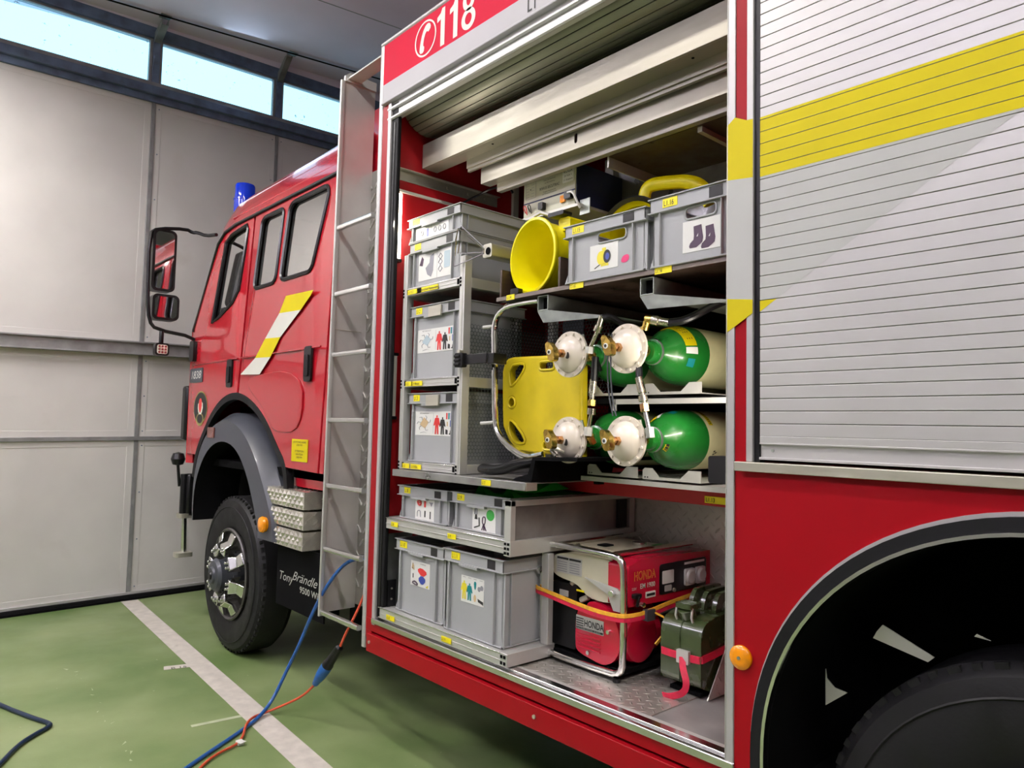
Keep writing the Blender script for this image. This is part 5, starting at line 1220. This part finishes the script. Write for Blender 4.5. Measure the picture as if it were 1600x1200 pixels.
for j in (0, 1):
    for i in (0, 1):
        st_ = []
        if i == 1 and j == 0: st_ = [(105, 15, .115, .165, YEL), (12, -2, .115, .165, CARD), (-12, -30, .125, .155, PTEAL)]
        if i == 1 and j == 1: st_ = [(150, 112, .10, .14, YEL), (110, 100, .10, .14, CARD), (90, 74, .13, .155, PTEAL), (-20, -50, .062, .074, YEL)]
        t = cylinder(CX[i], CZ[j], YF, names[j][i], st_)
        if i == 1:
            b = B()
            if j: # yellow strip with lettering and a mark on the cream body
                vs = []
                for k in range(7):
                    a = math.radians(78 - k * 8)
                    for yy in (YF + .255, YF + .28): vs.append((CX[i] + .1152 * math.cos(a), yy, CZ[j] + .1152 * math.sin(a)))
                b.add(vs, [(2 * k, 2 * k + 1, 2 * k + 3, 2 * k + 2) for k in range(6)], YEL)
                for k in range(10):
                    a = math.radians(74 - k * 4.3); b.add([(CX[i] + .1157 * math.cos(a), YF + .262, CZ[j] + .1157 * math.sin(a)), (CX[i] + .1157 * math.cos(a - .035), YF + .262, CZ[j] + .1157 * math.sin(a - .035)), (CX[i] + .1157 * math.cos(a - .035), YF + .273, CZ[j] + .1157 * math.sin(a - .035)), (CX[i] + .1157 * math.cos(a), YF + .273, CZ[j] + .1157 * math.sin(a))], [(0, 1, 2, 3)], INK)
            for (da, dy) in ((0, 0), (6, .0), (3, .012)):
                a = math.radians((-28 if j else 78) + da)
                b.add([(CX[i] + .1157 * math.cos(a), YF + .27 + dy, CZ[j] + .1157 * math.sin(a)), (CX[i] + .1157 * math.cos(a + .05), YF + .272 + dy, CZ[j] + .1157 * math.sin(a + .05)), (CX[i] + .1157 * math.cos(a + .05), YF + .285 + dy, CZ[j] + .1157 * math.sin(a + .05)), (CX[i] + .1157 * math.cos(a), YF + .276 + dy, CZ[j] + .1157 * math.sin(a))], [(0, 1, 2, 3)], INK)
            b.part('marking', t, kind='stuff')
# valve discs
dn = [['cream round valve disc with black smudge, upper of the pair near the spine board', 'cream round valve disc in front of the upper green cylinder'],
      ['cream round valve disc with black smudge, lower of the pair near the spine board', 'cream round valve disc in front of the lower green cylinder']]
for j in (0, 1):
    for i in (0, 1):
        ax = (-1.935, -1.655)[i]; az = (1.872, 1.541)[j] - (.004 if not i else 0); y0 = .12; R = .0895
        t = thing('pressure_regulator', dn[j][i], 'regulator', (ax, y0, az), 'cream round pressure regulators')
        b = B(); b.lathe([(0, -.035), (.020, -.034), (.05, -.022), (.068, -.008), (.071, .0), (R, .0), (R, .010), (.07, .012), (.068, .02), (.03, .035), (0, .036)], (ax, y0, az), (ax, y0 + 1, az), DISCM, 48)
        for k in range(12):
            a = 2 * PI * (k + .5) / 12; b.cyl((ax + .080 * math.cos(a), y0 - .007, az + .080 * math.sin(a)), (ax + .080 * math.cos(a), y0, az + .080 * math.sin(a)), .0052, DISCM, n=8)
        b.part('disc', t, ang=40)
        if i == 0: B().flat(soft([(ax + .012, az - .02), (ax + .034, az - .022), (ax + .032, az + .002), (ax + .022, az + .006), (ax + .02, az - .006)], 1), 'XZ', y0 - .0352, INK).part('smudge', t)
        b = B(); b.cyl((ax - .004, y0 - .03, az), (ax - .004, y0 - .052, az), .017, COPPER, n=6); b.cyl((ax - .004, y0 - .05, az), (ax - .004, y0 - .085, az), .0125, COPPER, n=16); b.part('stem', t)
        b = B(); b.prism(soft([(ax - .030, az + .036), (ax - .008, az + .040), (ax + .006, az + .022), (ax + .016, az + .014), (ax + .022, az - .028), (ax + .004, az - .036), (ax - .010, az - .030), (ax - .024, az + .004)], 1), 'XZ', y0 - .105, y0 - .078, BRASS)
        b.cyl((ax - .004, y0 - .105, az), (ax - .004, y0 - .108, az), .010, CARD, n=12); b.cyl((ax - .004, y0 - .108, az), (ax - .004, y0 - .1095, az), .006, INK, n=12)
        b.part('wing_knob', t, bevel=.002, label='brass wing knob')
        b = B(); b.cyl((ax + .01, y0 + .036, az), (CX[i], YF - .004, CZ[j]), .017, BRASS, n=6); b.lathe([(.012, 0), (.022, .1), (.022, .3), (.018, .4), (.024, .5), (.024, .9), (.014, 1)], (CX[i], YF - .05, CZ[j]), (CX[i], YF - .002, CZ[j]), BRASS, 12); b.part('union', t)
        b = B(); b.cyl((ax + .045, y0 + .03, az + .03), (ax + .040, y0 + .02, az + .075), .015, GALV, n=6); b.part('side_nut', t)
# hoses between the regulators
def fit(b, p, q, r, m):
    b.cyl(p, q, r, m, n=12)
t = thing('pressure_hose', 'black pressure hose with brass ends nearest the spine board', 'hose', (-1.808, .12, 1.6), 'pressure hoses joining the regulators')
b = B(); b.tube([(-1.803, .15, 1.80), (-1.803, .12, 1.86), (-1.808, .12, 1.78), (-1.818, .12, 1.745)], .010, BLKG, 8, smooth=1); b.tube([(-1.800, .12, 1.85), (-1.805, .12, 1.76)], .014, BLKG, 10); b.part('hose', t)
b = B()
for p, q, r_, m in (((-1.808, .12, 1.765), (-1.813, .12, 1.715), .014, NICKEL), ((-1.813, .12, 1.715), (-1.816, .12, 1.675), .010, NICKEL), ((-1.814, .12, 1.69), (-1.815, .12, 1.668), .016, BRASS), ((-1.815, .12, 1.658), (-1.817, .12, 1.635), .017, NICKEL), ((-1.816, .12, 1.64), (-1.830, .12, 1.578), .008, NICKEL), ((-1.829, .12, 1.588), (-1.832, .12, 1.556), .017, ALUM), ((-1.830, .13, 1.556), (-1.830, .15, 1.53), .015, BRASS)): b.cyl(p, q, r_, m, n=12 if m is NICKEL else 6)
b.part('fittings', t)
b = B()
for p, q, r_, m in (((-1.826, .13, 1.86), (-1.826, .15, 1.84), .015, BRASS), ((-1.828, .12, 1.89), (-1.832, .12, 1.865), .017, ALUM), ((-1.824, .12, 1.89), (-1.786, .12, 1.955), .008, NICKEL), ((-1.794, .12, 1.945), (-1.783, .12, 1.965), .016, NICKEL), ((-1.784, .12, 1.962), (-1.770, .12, 2.0), .012, NICKEL)): b.cyl(p, q, r_, m, n=12 if m is NICKEL else 6)
b.tube([(-1.770, .12, 1.995), (-1.748, .14, 2.00), (-1.728, .20, 1.97)], .012, BLKG, 8, smooth=1); b.part('upper_fittings', t)
t = thing('pressure_hose', 'black pressure hose with brass ends running down to the lower front regulator', 'hose', (-1.558, .12, 1.6), 'pressure hoses joining the regulators')
b = B(); b.tube([(-1.618, .14, 1.83), (-1.603, .13, 1.79), (-1.593, .12, 1.745)], .013, BLKG, 10, smooth=1); b.part('hose', t)
b = B()
for p, q, r_, m in (((-1.596, .12, 1.765), (-1.580, .12, 1.712), .014, NICKEL), ((-1.580, .12, 1.712), (-1.570, .12, 1.67), .009, NICKEL), ((-1.578, .12, 1.70), (-1.574, .12, 1.682), .016, CARD if False else NICKEL), ((-1.572, .12, 1.672), (-1.566, .12, 1.645), .017, COPPER), ((-1.566, .12, 1.645), (-1.546, .12, 1.575), .008, ALUP), ((-1.547, .12, 1.59), (-1.542, .12, 1.555), .017, GALV)): b.cyl(p, q, r_, m, n=12 if m in (NICKEL, ALUP) else 6)
b.part('fittings', t)
b = B()
for p, q, r_, m in (((-1.578, .14, 1.965), (-1.588, .14, 1.935), .013, BRASS), ((-1.583, .14, 1.972), (-1.543, .15, 1.965), .016, BRASS), ((-1.558, .145, 1.968), (-1.533, .15, 1.962), .018, NICKEL), ((-1.538, .15, 1.963), (-1.498, .16, 1.955), .014, NICKEL)): b.cyl(p, q, r_, m, n=12)
b.tube([(-1.498, .16, 1.955), (-1.438, .18, 1.96), (-1.378, .26, 2.02), (-1.318, .36, 2.06)], .014, BLKG, 10, smooth=2); b.part('upper_fittings', t)
t = thing('thin_cables', 'thin grey and black cables hanging between the regulators', 'cable', (-1.718, .1, 1.7))
for dx in (0, .014): B().tube([(-1.728 + dx, .11, 1.93), (-1.733 + dx, .11, 1.80), (-1.723 + dx, .11, 1.70), (-1.703 + dx, .11, 1.63)], .003, DGREY, 6, smooth=1).part('strand', t)
# cylinder cradles
for k, (xa, za) in enumerate(((-1.995, 1.715), (-1.715, 1.715), (-1.995, 1.398), (-1.715, 1.398))):
    row = 'upper' if k < 2 else 'lower'; wh = 'hoses' if k % 2 == 0 else 'post'
    t = thing('cylinder_cradle', 'notched aluminium cradle plate under the %s cylinder nearest the %s' % (row, wh), 'bracket', (xa + .12, .32, za), 'cradle plates under the cylinders')
    w_ = .255
    o_ = [(xa, za), (xa + w_, za), (xa + w_, za + .042), (xa + w_ * .80, za + .042), (xa + w_ * .66, za + .010), (xa + w_ * .30, za + .010), (xa + w_ * .17, za + .042), (xa + .01, za + .042), (xa, za + .034)]
    b = B(); b.prism(o_, 'XZ', .30, .304, ALUM); b.box(xa, xa + w_, .304, 1.0, za, za + .004, ALUM)
    for u in (.012, .024): b.cyl((xa + u, .30, za + .008), (xa + u, .298, za + .008), .003, VOID, n=6)
    b.part('plate', t, bevel=.001)
b = B(); b.box(-2.02, XR - .005, .30, 1.5, 1.683, 1.705, VOID); b.box(-1.85, XR - .005, .292, .30, 1.680, 1.700, ALUM); b.box(-1.86, -1.845, .292, .30, 1.655, 1.70, ALUM)
b.box(-2.03, XR - .005, .30, .77, 1.372, 1.390, ALUM); b.box(-1.96, -1.94, .30, .34, 1.36, 1.372, VOID)
tag(b.part('cylinder_shelf'), 'dark shelf frame between the two rows of green cylinders', 'shelf')
tag(B().rbox(-1.375, -1.20, .215, .285, 1.41, 1.50, BLK, .008, 'XZ').part('rubber_block', bevel=.004), 'black rubber block in front of the lower green cylinder beside the post', 'block')
b = B(); b.box(-2.5, XR, .42, .46, 1.31, 1.365, REDIN); tag(b.part('red_cross_member', bevel=.003), 'red cross member under the lower green cylinders', 'beam')
b = B(); b.box(-1.262, -1.205, .418, .42, 1.322, 1.345, TAG); 
b = B(); b.box(-1.52, -1.43, .416, .42, 1.32, 1.345, TAG); b.text('L1.13', 'XZ', -1.515, 1.325, .4152, .022, INK, sx=.8, bold=.008); tag(b.part('yellow_tag'), 'yellow tag on the red cross member above the chequer plate', 'tag')

# ================================================================== GENERATOR
GX0, GX1, GY0, GY1, GZ = -2.175, -1.745, .235, .80, .655
t = thing('generator', 'portable generator with red engine cover, cream tank and chrome frame', 'generator', (-1.95, .5, .646))
r = .0135
for x in (GX0, GX1):
    lp = [(x, GY0, GZ + .0), (x, GY0, 1.085), (x, GY1, 1.085), (x, GY1, GZ)]
for nm, y in (('f', GY0), ('r', GY1)):
    B().tube([(GX0 + .0, y, 1.10), (GX1, y, 1.10), (GX1, y, GZ + .013), (GX0, y, GZ + .013)] and
             [(GX0 + .055, y, 1.108), (GX1 - .055, y, 1.108), (GX1 - .012, y, 1.096), (GX1, y, 1.05), (GX1, y, .72), (GX1 - .012, y, GZ + .028), (GX1 - .055, y, GZ + .014), (GX0 + .055, y, GZ + .014), (GX0 + .012, y, GZ + .028), (GX0, y, .72), (GX0, y, 1.05), (GX0 + .012, y, 1.096)], r, CHROME, 12, closed=True, smooth=1).part('frame_loop', t, label='chrome tube frame')
for x in (GX0 + .08, GX1 - .06):
    B().tube([(x, GY0, 1.108), (x, GY1, 1.108)], .011, CHROME, 10).part('frame_bar', t); B().tube([(x, GY0, GZ + .014), (x, GY1, GZ + .014)], .011, BLKG, 10).part('frame_bar', t, label='black lower frame bar')
b = B(); b.box(GX0 + .02, GX1 - .02, GY0 + .02, GY1 - .02, GZ + .012, GZ + .03, VOID); b.part('base_pan', t)
for x, y in ((GX0 + .03, GY0), (GX1 - .03, GY0), (GX0 + .03, GY1 - .01), (GX1 - .03, GY1 - .01)): B().cyl((x, y, .646), (x, y, GZ + .004), .014, BLK, n=10).part('foot', t)
# tank
b = B()
tk = soft([(GX0 + .035, 1.03), (GX0 + .055, 1.075), (GX1 - .12, 1.085), (GX1 - .05, 1.07), (GX1 - .045, .93), (-1.87, .915), (-1.95, .925), (-2.0, .965), (GX0 + .07, .975), (GX0 + .035, .995)], 2)
b.prism(tk, 'XZ', GY0 + .02, GY1 - .10, GENC); b.part('tank', t, label='cream fuel tank', bevel=.012, seg=3)
b = B(); b.rbox(-2.10, -1.86, .36, .66, 1.078, 1.098, GENC, .03, 'XY'); b.rbox(-2.03, -1.98, .40, .46, 1.098, 1.103, VOID, .01, 'XY'); b.cyl((-1.93, .56, 1.09), (-1.93, .56, 1.112), .03, ALUP, n=20); b.box(-1.90, -1.86, .60, .66, 1.0985, 1.100, PGREEN); b.part('tank_lid', t, bevel=.003)
b = B(); b.rbox(-2.115, -1.975, GY0 + .0185, GY0 + .0205, .995, 1.062, ALUM, .002, 'XZ')
for i_ in (0, 1):
    b.box(-2.11 + .068 * i_, -2.048 + .068 * i_, GY0 + .017, GY0 + .0185, 1.05, 1.058, INK)
    for k in range(5): b.box(-2.108 + .068 * i_, -2.055 + .068 * i_, GY0 + .017, GY0 + .0185, 1.002 + .009 * k, 1.0045 + .009 * k, LINE)
b.part('instruction_plate', t, label='silver instruction plate')
b = B(); b.rbox(-2.00, -1.96, GY0 + .0165, GY0 + .0195, .937, .944, TAG, .001, 'XZ'); b.part('yellow_sticker', t)
b = B(); b.prism([(-1.95, 1.0), (-1.78, .985), (-1.765, .97), (-1.765, .90), (-1.80, .90), (-1.83, .955)], 'XZ', GY0 + .006, GY0 + .014, ALUM); b.cyl((-1.80, GY0 + .008, .965), (-1.80, GY0 - .012, .965), .014, ALUP, n=6); b.part('tank_bracket', t, bevel=.002)
b = B(); b.cyl((GX0, GY0 - .014, 1.0), (GX0, GY0 - .03, .99), .012, ALUP, n=10); b.box(GX0, GX0 + .05, GY0 + .01, GY0 + .015, 1.0, 1.006, ALU); b.part('frame_bolt', t)
# control panel side (faces +X)
b = B()
cp = [(GY0 + .01, .925), (GY0 + .01, 1.075), (GY0 + .06, 1.088), (GY0 + .12, 1.095), (GY1 - .02, 1.085), (GY1 - .01, 1.06), (GY1 - .01, .925), (.60, .915)]
b.prism(cp, 'YZ', -1.83, GX1 + .014, GENR); b.part('control_box', t, label='glossy red control box', bevel=.008, seg=3)
fx = GX1 + .0148
b = B(); b.prism(rrect(.43, .745, .945, 1.062, .012), 'YZ', fx, fx + .003, BLKG)
b.prism(rrect(.445, .52, .985, 1.035, .004), 'YZ', fx + .003, fx + .004, CARD)
b.prism(rrect(.46, .505, .955, .978, .004), 'YZ', fx + .003, fx + .004, ALUM); b.box(fx + .003, fx + .0045, .59, .73, 1.045, 1.054, CARD)
b.cyl((fx + .003, .52, .955), (fx + .009, .52, .955), .008, ALU, n=10)
b.part('instrument_panel', t)
for y in (.62, .695):
    b = B(); b.lathe([(0, 0), (.030, 0), (.030, .6), (.024, 1), (0, 1)], (fx + .003, y, .995), (fx + .022, y, .995), CARD, 24); b.rbox(fx + .003, fx + .012, y - .032, y + .032, .962, 1.028, CARD, .008, 'YZ'); b.part('power_socket', t, label='white round power socket', bevel=.002)
b = B(); b.text('HONDA', 'YZ', .275, 1.018, fx + .0006, .046, STRAPY, sx=.75, bold=.02); b.text('HONDA', 'YZ', .276, 1.018, fx + .001, .045, GENR, sx=.75, bold=-.008)
b.text('EM 1900', 'YZ', .31, .985, fx + .001, .026, WHITEF, sx=1.0, bold=.012); b.text('220V', 'YZ', .262, .984, fx + .001, .013, WHITEF)
b.prism(rrect(.345, .405, .945, .968, .003), 'YZ', fx, fx + .002, CARD); b.box(fx + .002, fx + .003, .35, .40, .952, .961, INK)
b.part('lettering', t, kind='stuff')
b = B(); b.tube([(fx, .275, .965), (fx + .015, .285, .96), (fx + .012, .28, .925)], .007, BLKG, 8); b.rbox(fx, fx + .018, .262, .30, .955, .972, BLKG, .004, 'YZ'); b.cyl((fx, .32, .925), (fx + .014, .32, .925), .010, ALUP, n=12); b.part('switch', t)
# recoil starter (front)
b = B()
ry = GY0 + .03
o_ = soft([(-1.995, .87), (-1.945, .875), (-1.935, .905), (-1.905, .915), (-1.835, .905), (-1.79, .86), (-1.765, .79), (-1.785, .72), (-1.84, .685), (-1.89, .688), (-1.985, .705), (-1.998, .73)], 2)
b.prism(o_, 'XZ', GY0 + .012, .50, GENR); b.part('engine_cover', t, label='red engine cover', bevel=.014, seg=3)
b = B(); yy = GY0 + .011
pl = [(-1.99, .795), (-1.855, .795), (-1.855, .850), (-1.99, .850)]
b.box(-1.992, -1.850, yy - .002, yy, .795, .848, ALUM); b.box(-1.990, -1.852, yy - .0025, yy - .002, .797, .805, INK)
for k in range(4): b.box(-1.990, -1.952, yy - .003, yy - .002, .809 + .009 * k, .8125 + .009 * k, INK)
b.text('HONDA', 'XZ', -1.948, .812, yy - .0032, .036, INK, sx=.74, bold=.02); b.text('ELECTRONIC IGNITION - ES SILENT', 'XZ', -1.985, .7985, yy - .0032, .008, ALUM, sx=.95)
b.part('name_plate', t, label='silver name plate')
b = B()
for k in range(4): b.tube([(-1.985, yy, .775 - .016 * k), (-1.865, yy, .775 - .016 * k)], .0035, GENR, 6)
for x, z in ((-1.955, .885), (-1.825, .815), (-1.925, .715)): b.cyl((x, yy + .002, z), (x, yy - .008, z), .008, ALUP, n=10)
b.part('cover_ribs', t, kind='stuff')
b = B(); b.lathe([(.0, 1), (.075, 1), (.092, .92), (.098, .7), (.098, 0)], (-1.85, .36, .79), (GX1 - .005, .36, .79), GENR, 32); b.part('blower_housing', t, label='round red blower housing')
b = B(); b.rbox(GX0 + .03, -2.01, GY0 + .03, .60, .70, .955, BLKG, .012, 'XZ'); b.rbox(-2.01, -1.80, .50, .74, .69, .91, VOID, .02, 'XZ')
b.box(GX0 + .07, GX0 + .12, GY0 + .0285, GY0 + .03, .90, .925, ALUM); b.text('TRIAL', 'XZ', GX0 + .072, .905, GY0 + .028, .018, INK) if False else None
b.part('air_filter_box', t, label='black air filter box', bevel=.004)
b = B()
for (x, y, z, q, w_, e_) in ((-1.99, .27, .90, -1.95, .27, .92), (-2.04, .27, .955, -2.01, .27, .99), (-1.93, .28, .915, -1.93, .28, .935), (-1.76, .5, .70, -1.76, .62, .70), (-1.78, .45, .86, -1.76, .60, .88)): b.cyl((x, y, z), (q, w_, e_), .012, ALU, n=8)
b.part('engine_fittings', t, kind='stuff')
B().rbox(-1.84, -1.77, .50, .76, .72, .90, BLKG, .02, 'YZ').part('alternator', t, bevel=.01)
# strap round the generator
t = thing('lashing_strap', 'yellow and red lashing strap tied round the generator', 'strap', (-1.95, .22, .9))
def ribbon(pts, w, th, m, up=(0, 0, 1)):
    return B().tube(pts, 1, m, 4, flat=(th, w), smooth=1)
sp = [(GX0 - .028, .50, .92), (GX0 - .026, .25, .918), (GX0 - .02, .205, .917), (-2.10, .198, .912), (-1.98, .20, .898), (-1.86, .205, .885), (-1.76, .212, .885), (-1.722, .225, .888), (-1.70, .30, .893), (-1.70, .50, .915), (-1.70, .78, .93)]
B().tube([(x, y, z + .009) for x, y, z in sp], 1, STRAPY, 4, flat=(.003, .010), smooth=1).part('upper_band', t, label='yellow edge')
B().tube([(x, y, z - .007) for x, y, z in sp], 1, STRAPR, 4, flat=(.003, .010), smooth=1).part('lower_band', t, label='red edge')
b = B(); b.rbox(-1.712, -1.690, .305, .355, .872, .912, DGREY, .004, 'YZ'); b.part('buckle', t, bevel=.002)
b = B(); b.tube([(-1.69, .35, .90), (-1.66, .38, .88), (-1.65, .36, .83), (-1.67, .33, .79)], 1, STRAPY, 4, flat=(.016, .003), smooth=1); b.part('loose_end', t)
# ================================================================== JERRY CAN
JX0, JX1, JY0, JY1, JZ = -1.635, -1.465, .315, .66, .648
t = thing('jerry_can', 'olive green metal jerry can with lever cap beside the generator', 'jerry can', ((JX0 + JX1) / 2, .48, JZ))
side = soft([(JY0, JZ + .006), (JY0, .80), (JY0, .87), (JY0 + .02, .90), (JY0 + .06, .915), (JY0 + .12, .922), (JY1, .93), (JY1, JZ + .006)], 1)
mid = (JX0 + JX1) / 2
for a, c in ((JX0, mid - .004), (mid + .004, JX1)):
    b = B(); b.prism(side, 'YZ', a, c, OLIVE); b.part('half_shell', t, bevel=.022, seg=4)
b = B(); sd2 = [(y + (.004 if y < .4 else 0), z) for y, z in side]; b.prism(sd2, 'YZ', mid - .006, mid + .006, OLIVE); b.part('seam', t)
for x in (mid - .05, mid, mid + .05):
    b = B(); b.prism(soft([(.445, .915), (.452, .955), (.475, .985), (.50, .990), (.62, .992), (.645, .985), (.655, .92), (.63, .92), (.618, .965), (.505, .962), (.475, .92)], 1), 'YZ', x - .009, x + .009, OLIVE); b.part('handle', t, bevel=.004)
b = B(); b.cyl((mid, .375, .89), (mid, .345, .945), .030, OLIVE, n=20); b.rbox(mid - .035, mid + .035, .325, .40, .945, .962, OLIVE, .01, 'XY'); b.tube([(mid - .032, .34, .95), (mid - .034, .33, .905), (mid - .032, .37, .89)], .005, ALUM, 6, smooth=1); b.tube([(mid + .032, .34, .95), (mid + .034, .33, .905), (mid + .032, .37, .89)], .005, ALUM, 6, smooth=1)
for k in range(3): b.tube([(mid - .028, .335 + .02 * k, .963), (mid + .028, .335 + .02 * k, .963)], .004, OLIVE, 6)
b.part('spout_cap', t, bevel=.002)
b = B(); b.add([(JX0 + .022, JY0 + .0385, .893), (mid - .018, JY0 + .0385, .893), (mid - .018, JY0 + .005, .860), (JX0 + .010, JY0 + .005, .860)], [(0, 1, 2, 3)], LIME); b.part('lime_label', t, label='lime green label')
b = B(); b.box(JX0 + .02, JX1 - .02, JY0 + .03, JY1 - .03, JZ - .001, JZ + .012, VOID); b.part('base', t)
t = thing('red_strap', 'bright red webbing strap round the jerry can with dangling end', 'strap', (-1.55, .31, .78))
B().tube([(JX0 - .006, .62, .80), (JX0 - .006, JY0 + .01, .785), (JX0 + .01, JY0 - .005, .783), (JX1 - .01, JY0 - .005, .783), (JX1 + .006, JY0 + .01, .787), (JX1 + .006, .60, .815)], 1, STRAPR, 4, flat=(.003, .018), smooth=1).part('band', t)
b = B(); b.rbox(mid - .005, mid + .045, JY0 - .018, JY0 - .004, .762, .808, ALUM, .003, 'XZ'); b.part('buckle', t, bevel=.002)
b = B(); b.tube([(mid + .02, JY0 - .016, .785), (mid + .03, JY0 - .03, .755), (mid + .06, JY0 - .045, .71), (mid + .05, JY0 - .05, .675), (mid + .0, JY0 - .06, .652), (mid - .03, JY0 - .06, .650)], 1, STRAPR, 4, flat=(.016, .003), smooth=2)
b.part('loose_end', t)
b = B(); b.prism([(.335, .648), (.78, .648), (.78, .82), (.46, .82)], 'YZ', JX1 + .012, JX1 + .016, PLATEYZ)
tag(b.part('gusset_plate'), 'triangular chequer plate gusset standing beside the jerry can', 'plate')
# ================================================================== HOSES AND CABLES ON THE HALL FLOOR
t = thing('air_hose', 'blue compressed air hose running from the truck down to the floor', 'hose', (-3.6, -.2, 0))
pts = [(-3.33, .12, .885), (-3.42, .08, .875), (-3.50, .04, .83), (-3.60, .0, .70), (-3.70, -.02, .55), (-3.80, -.04, .36), (-3.87, -.08, .20), (-3.88, -.14, .07), (-3.82, -.24, .012), (-3.70, -.40, .010), (-3.55, -.62, .010), (-3.42, -.80, .010), (-3.2, -1.02, .010), (-2.9, -1.3, .010)]
B().tube(pts, .0095, HOSEB, 10, smooth=2).part('hose', t)
b = B(); b.cyl((-3.36, .11, .886), (-3.33, .12, .888), .012, BRASS, n=10); b.cyl((-3.33, .12, .888), (-3.27, .15, .89), .014, GALV, n=12); b.cyl((-3.40, .09, .882), (-3.36, .11, .886), .013, BLKG, n=12); b.part('coupling', t, label='brass and steel coupling')
t = thing('power_cable', 'orange-red power cable with plug hanging from the truck to the floor', 'cable', (-3.6, -.2, 0))
p1 = [(-3.26, .16, .815), (-3.30, .11, .80), (-3.32, .08, .72), (-3.33, .04, .62), (-3.36, .0, .52), (-3.40, -.01, .44)]
B().tube(p1, .007, CABLER, 8, smooth=2).part('upper_cord', t)
p2 = [(-3.59, -.05, .20), (-3.68, -.07, .12), (-3.80, -.12, .05), (-3.86, -.20, .010), (-3.82, -.28, .022), (-3.74, -.35, .024), (-3.64, -.40, .012), (-3.57, -.46, .010), (-3.54, -.55, .010), (-3.48, -.64, .010), (-3.36, -.74, .010), (-3.1, -.95, .010)]
B().tube(p2, .0065, CABLER, 8, smooth=2).part('lower_cord', t)
b = B(); A_, Z_ = Vector((-3.40, -.01, .44)), Vector((-3.59, -.05, .20)); b.lathe([(.010, 0), (.020, .03), (.022, .2), (.026, .42), (.030, .46), (.030, .55), (.026, .56)], A_, Z_, BLKG, 14); b.part('coupler', t, label='black coupler')
b = B(); b.lathe([(.030, .50), (.031, .60), (.028, .75), (.016, .97), (.008, 1)], A_, Z_, PLUGB, 14); b.part('plug', t, label='blue plug')
b = B(); b.flat([(-3.60, -.43), (-3.56, -.415), (-3.55, -.45), (-3.59, -.46)], 'XY', .018, CARD); b.box(-3.60, -3.565, -.455, -.425, .004, .019, CARD); b.part('tape_tab', t, label='white tape tab')
tag(B().tube([(-5.9, -1.8, .012), (-5.2, -1.36, .012), (-4.84, -1.262, .012), (-4.54, -1.159, .012), (-4.40, -1.10, .012), (-4.36, -1.11, .012), (-4.30, -1.18, .012), (-4.2, -1.27, .012), (-4.0, -1.37, .012), (-3.4, -1.7, .012), (-2.8, -2.4, .012)], .011, CABLEN, 10, smooth=2).part('floor_cable'), 'dark navy cable lying bent on the green floor in front of the gate', 'cable')
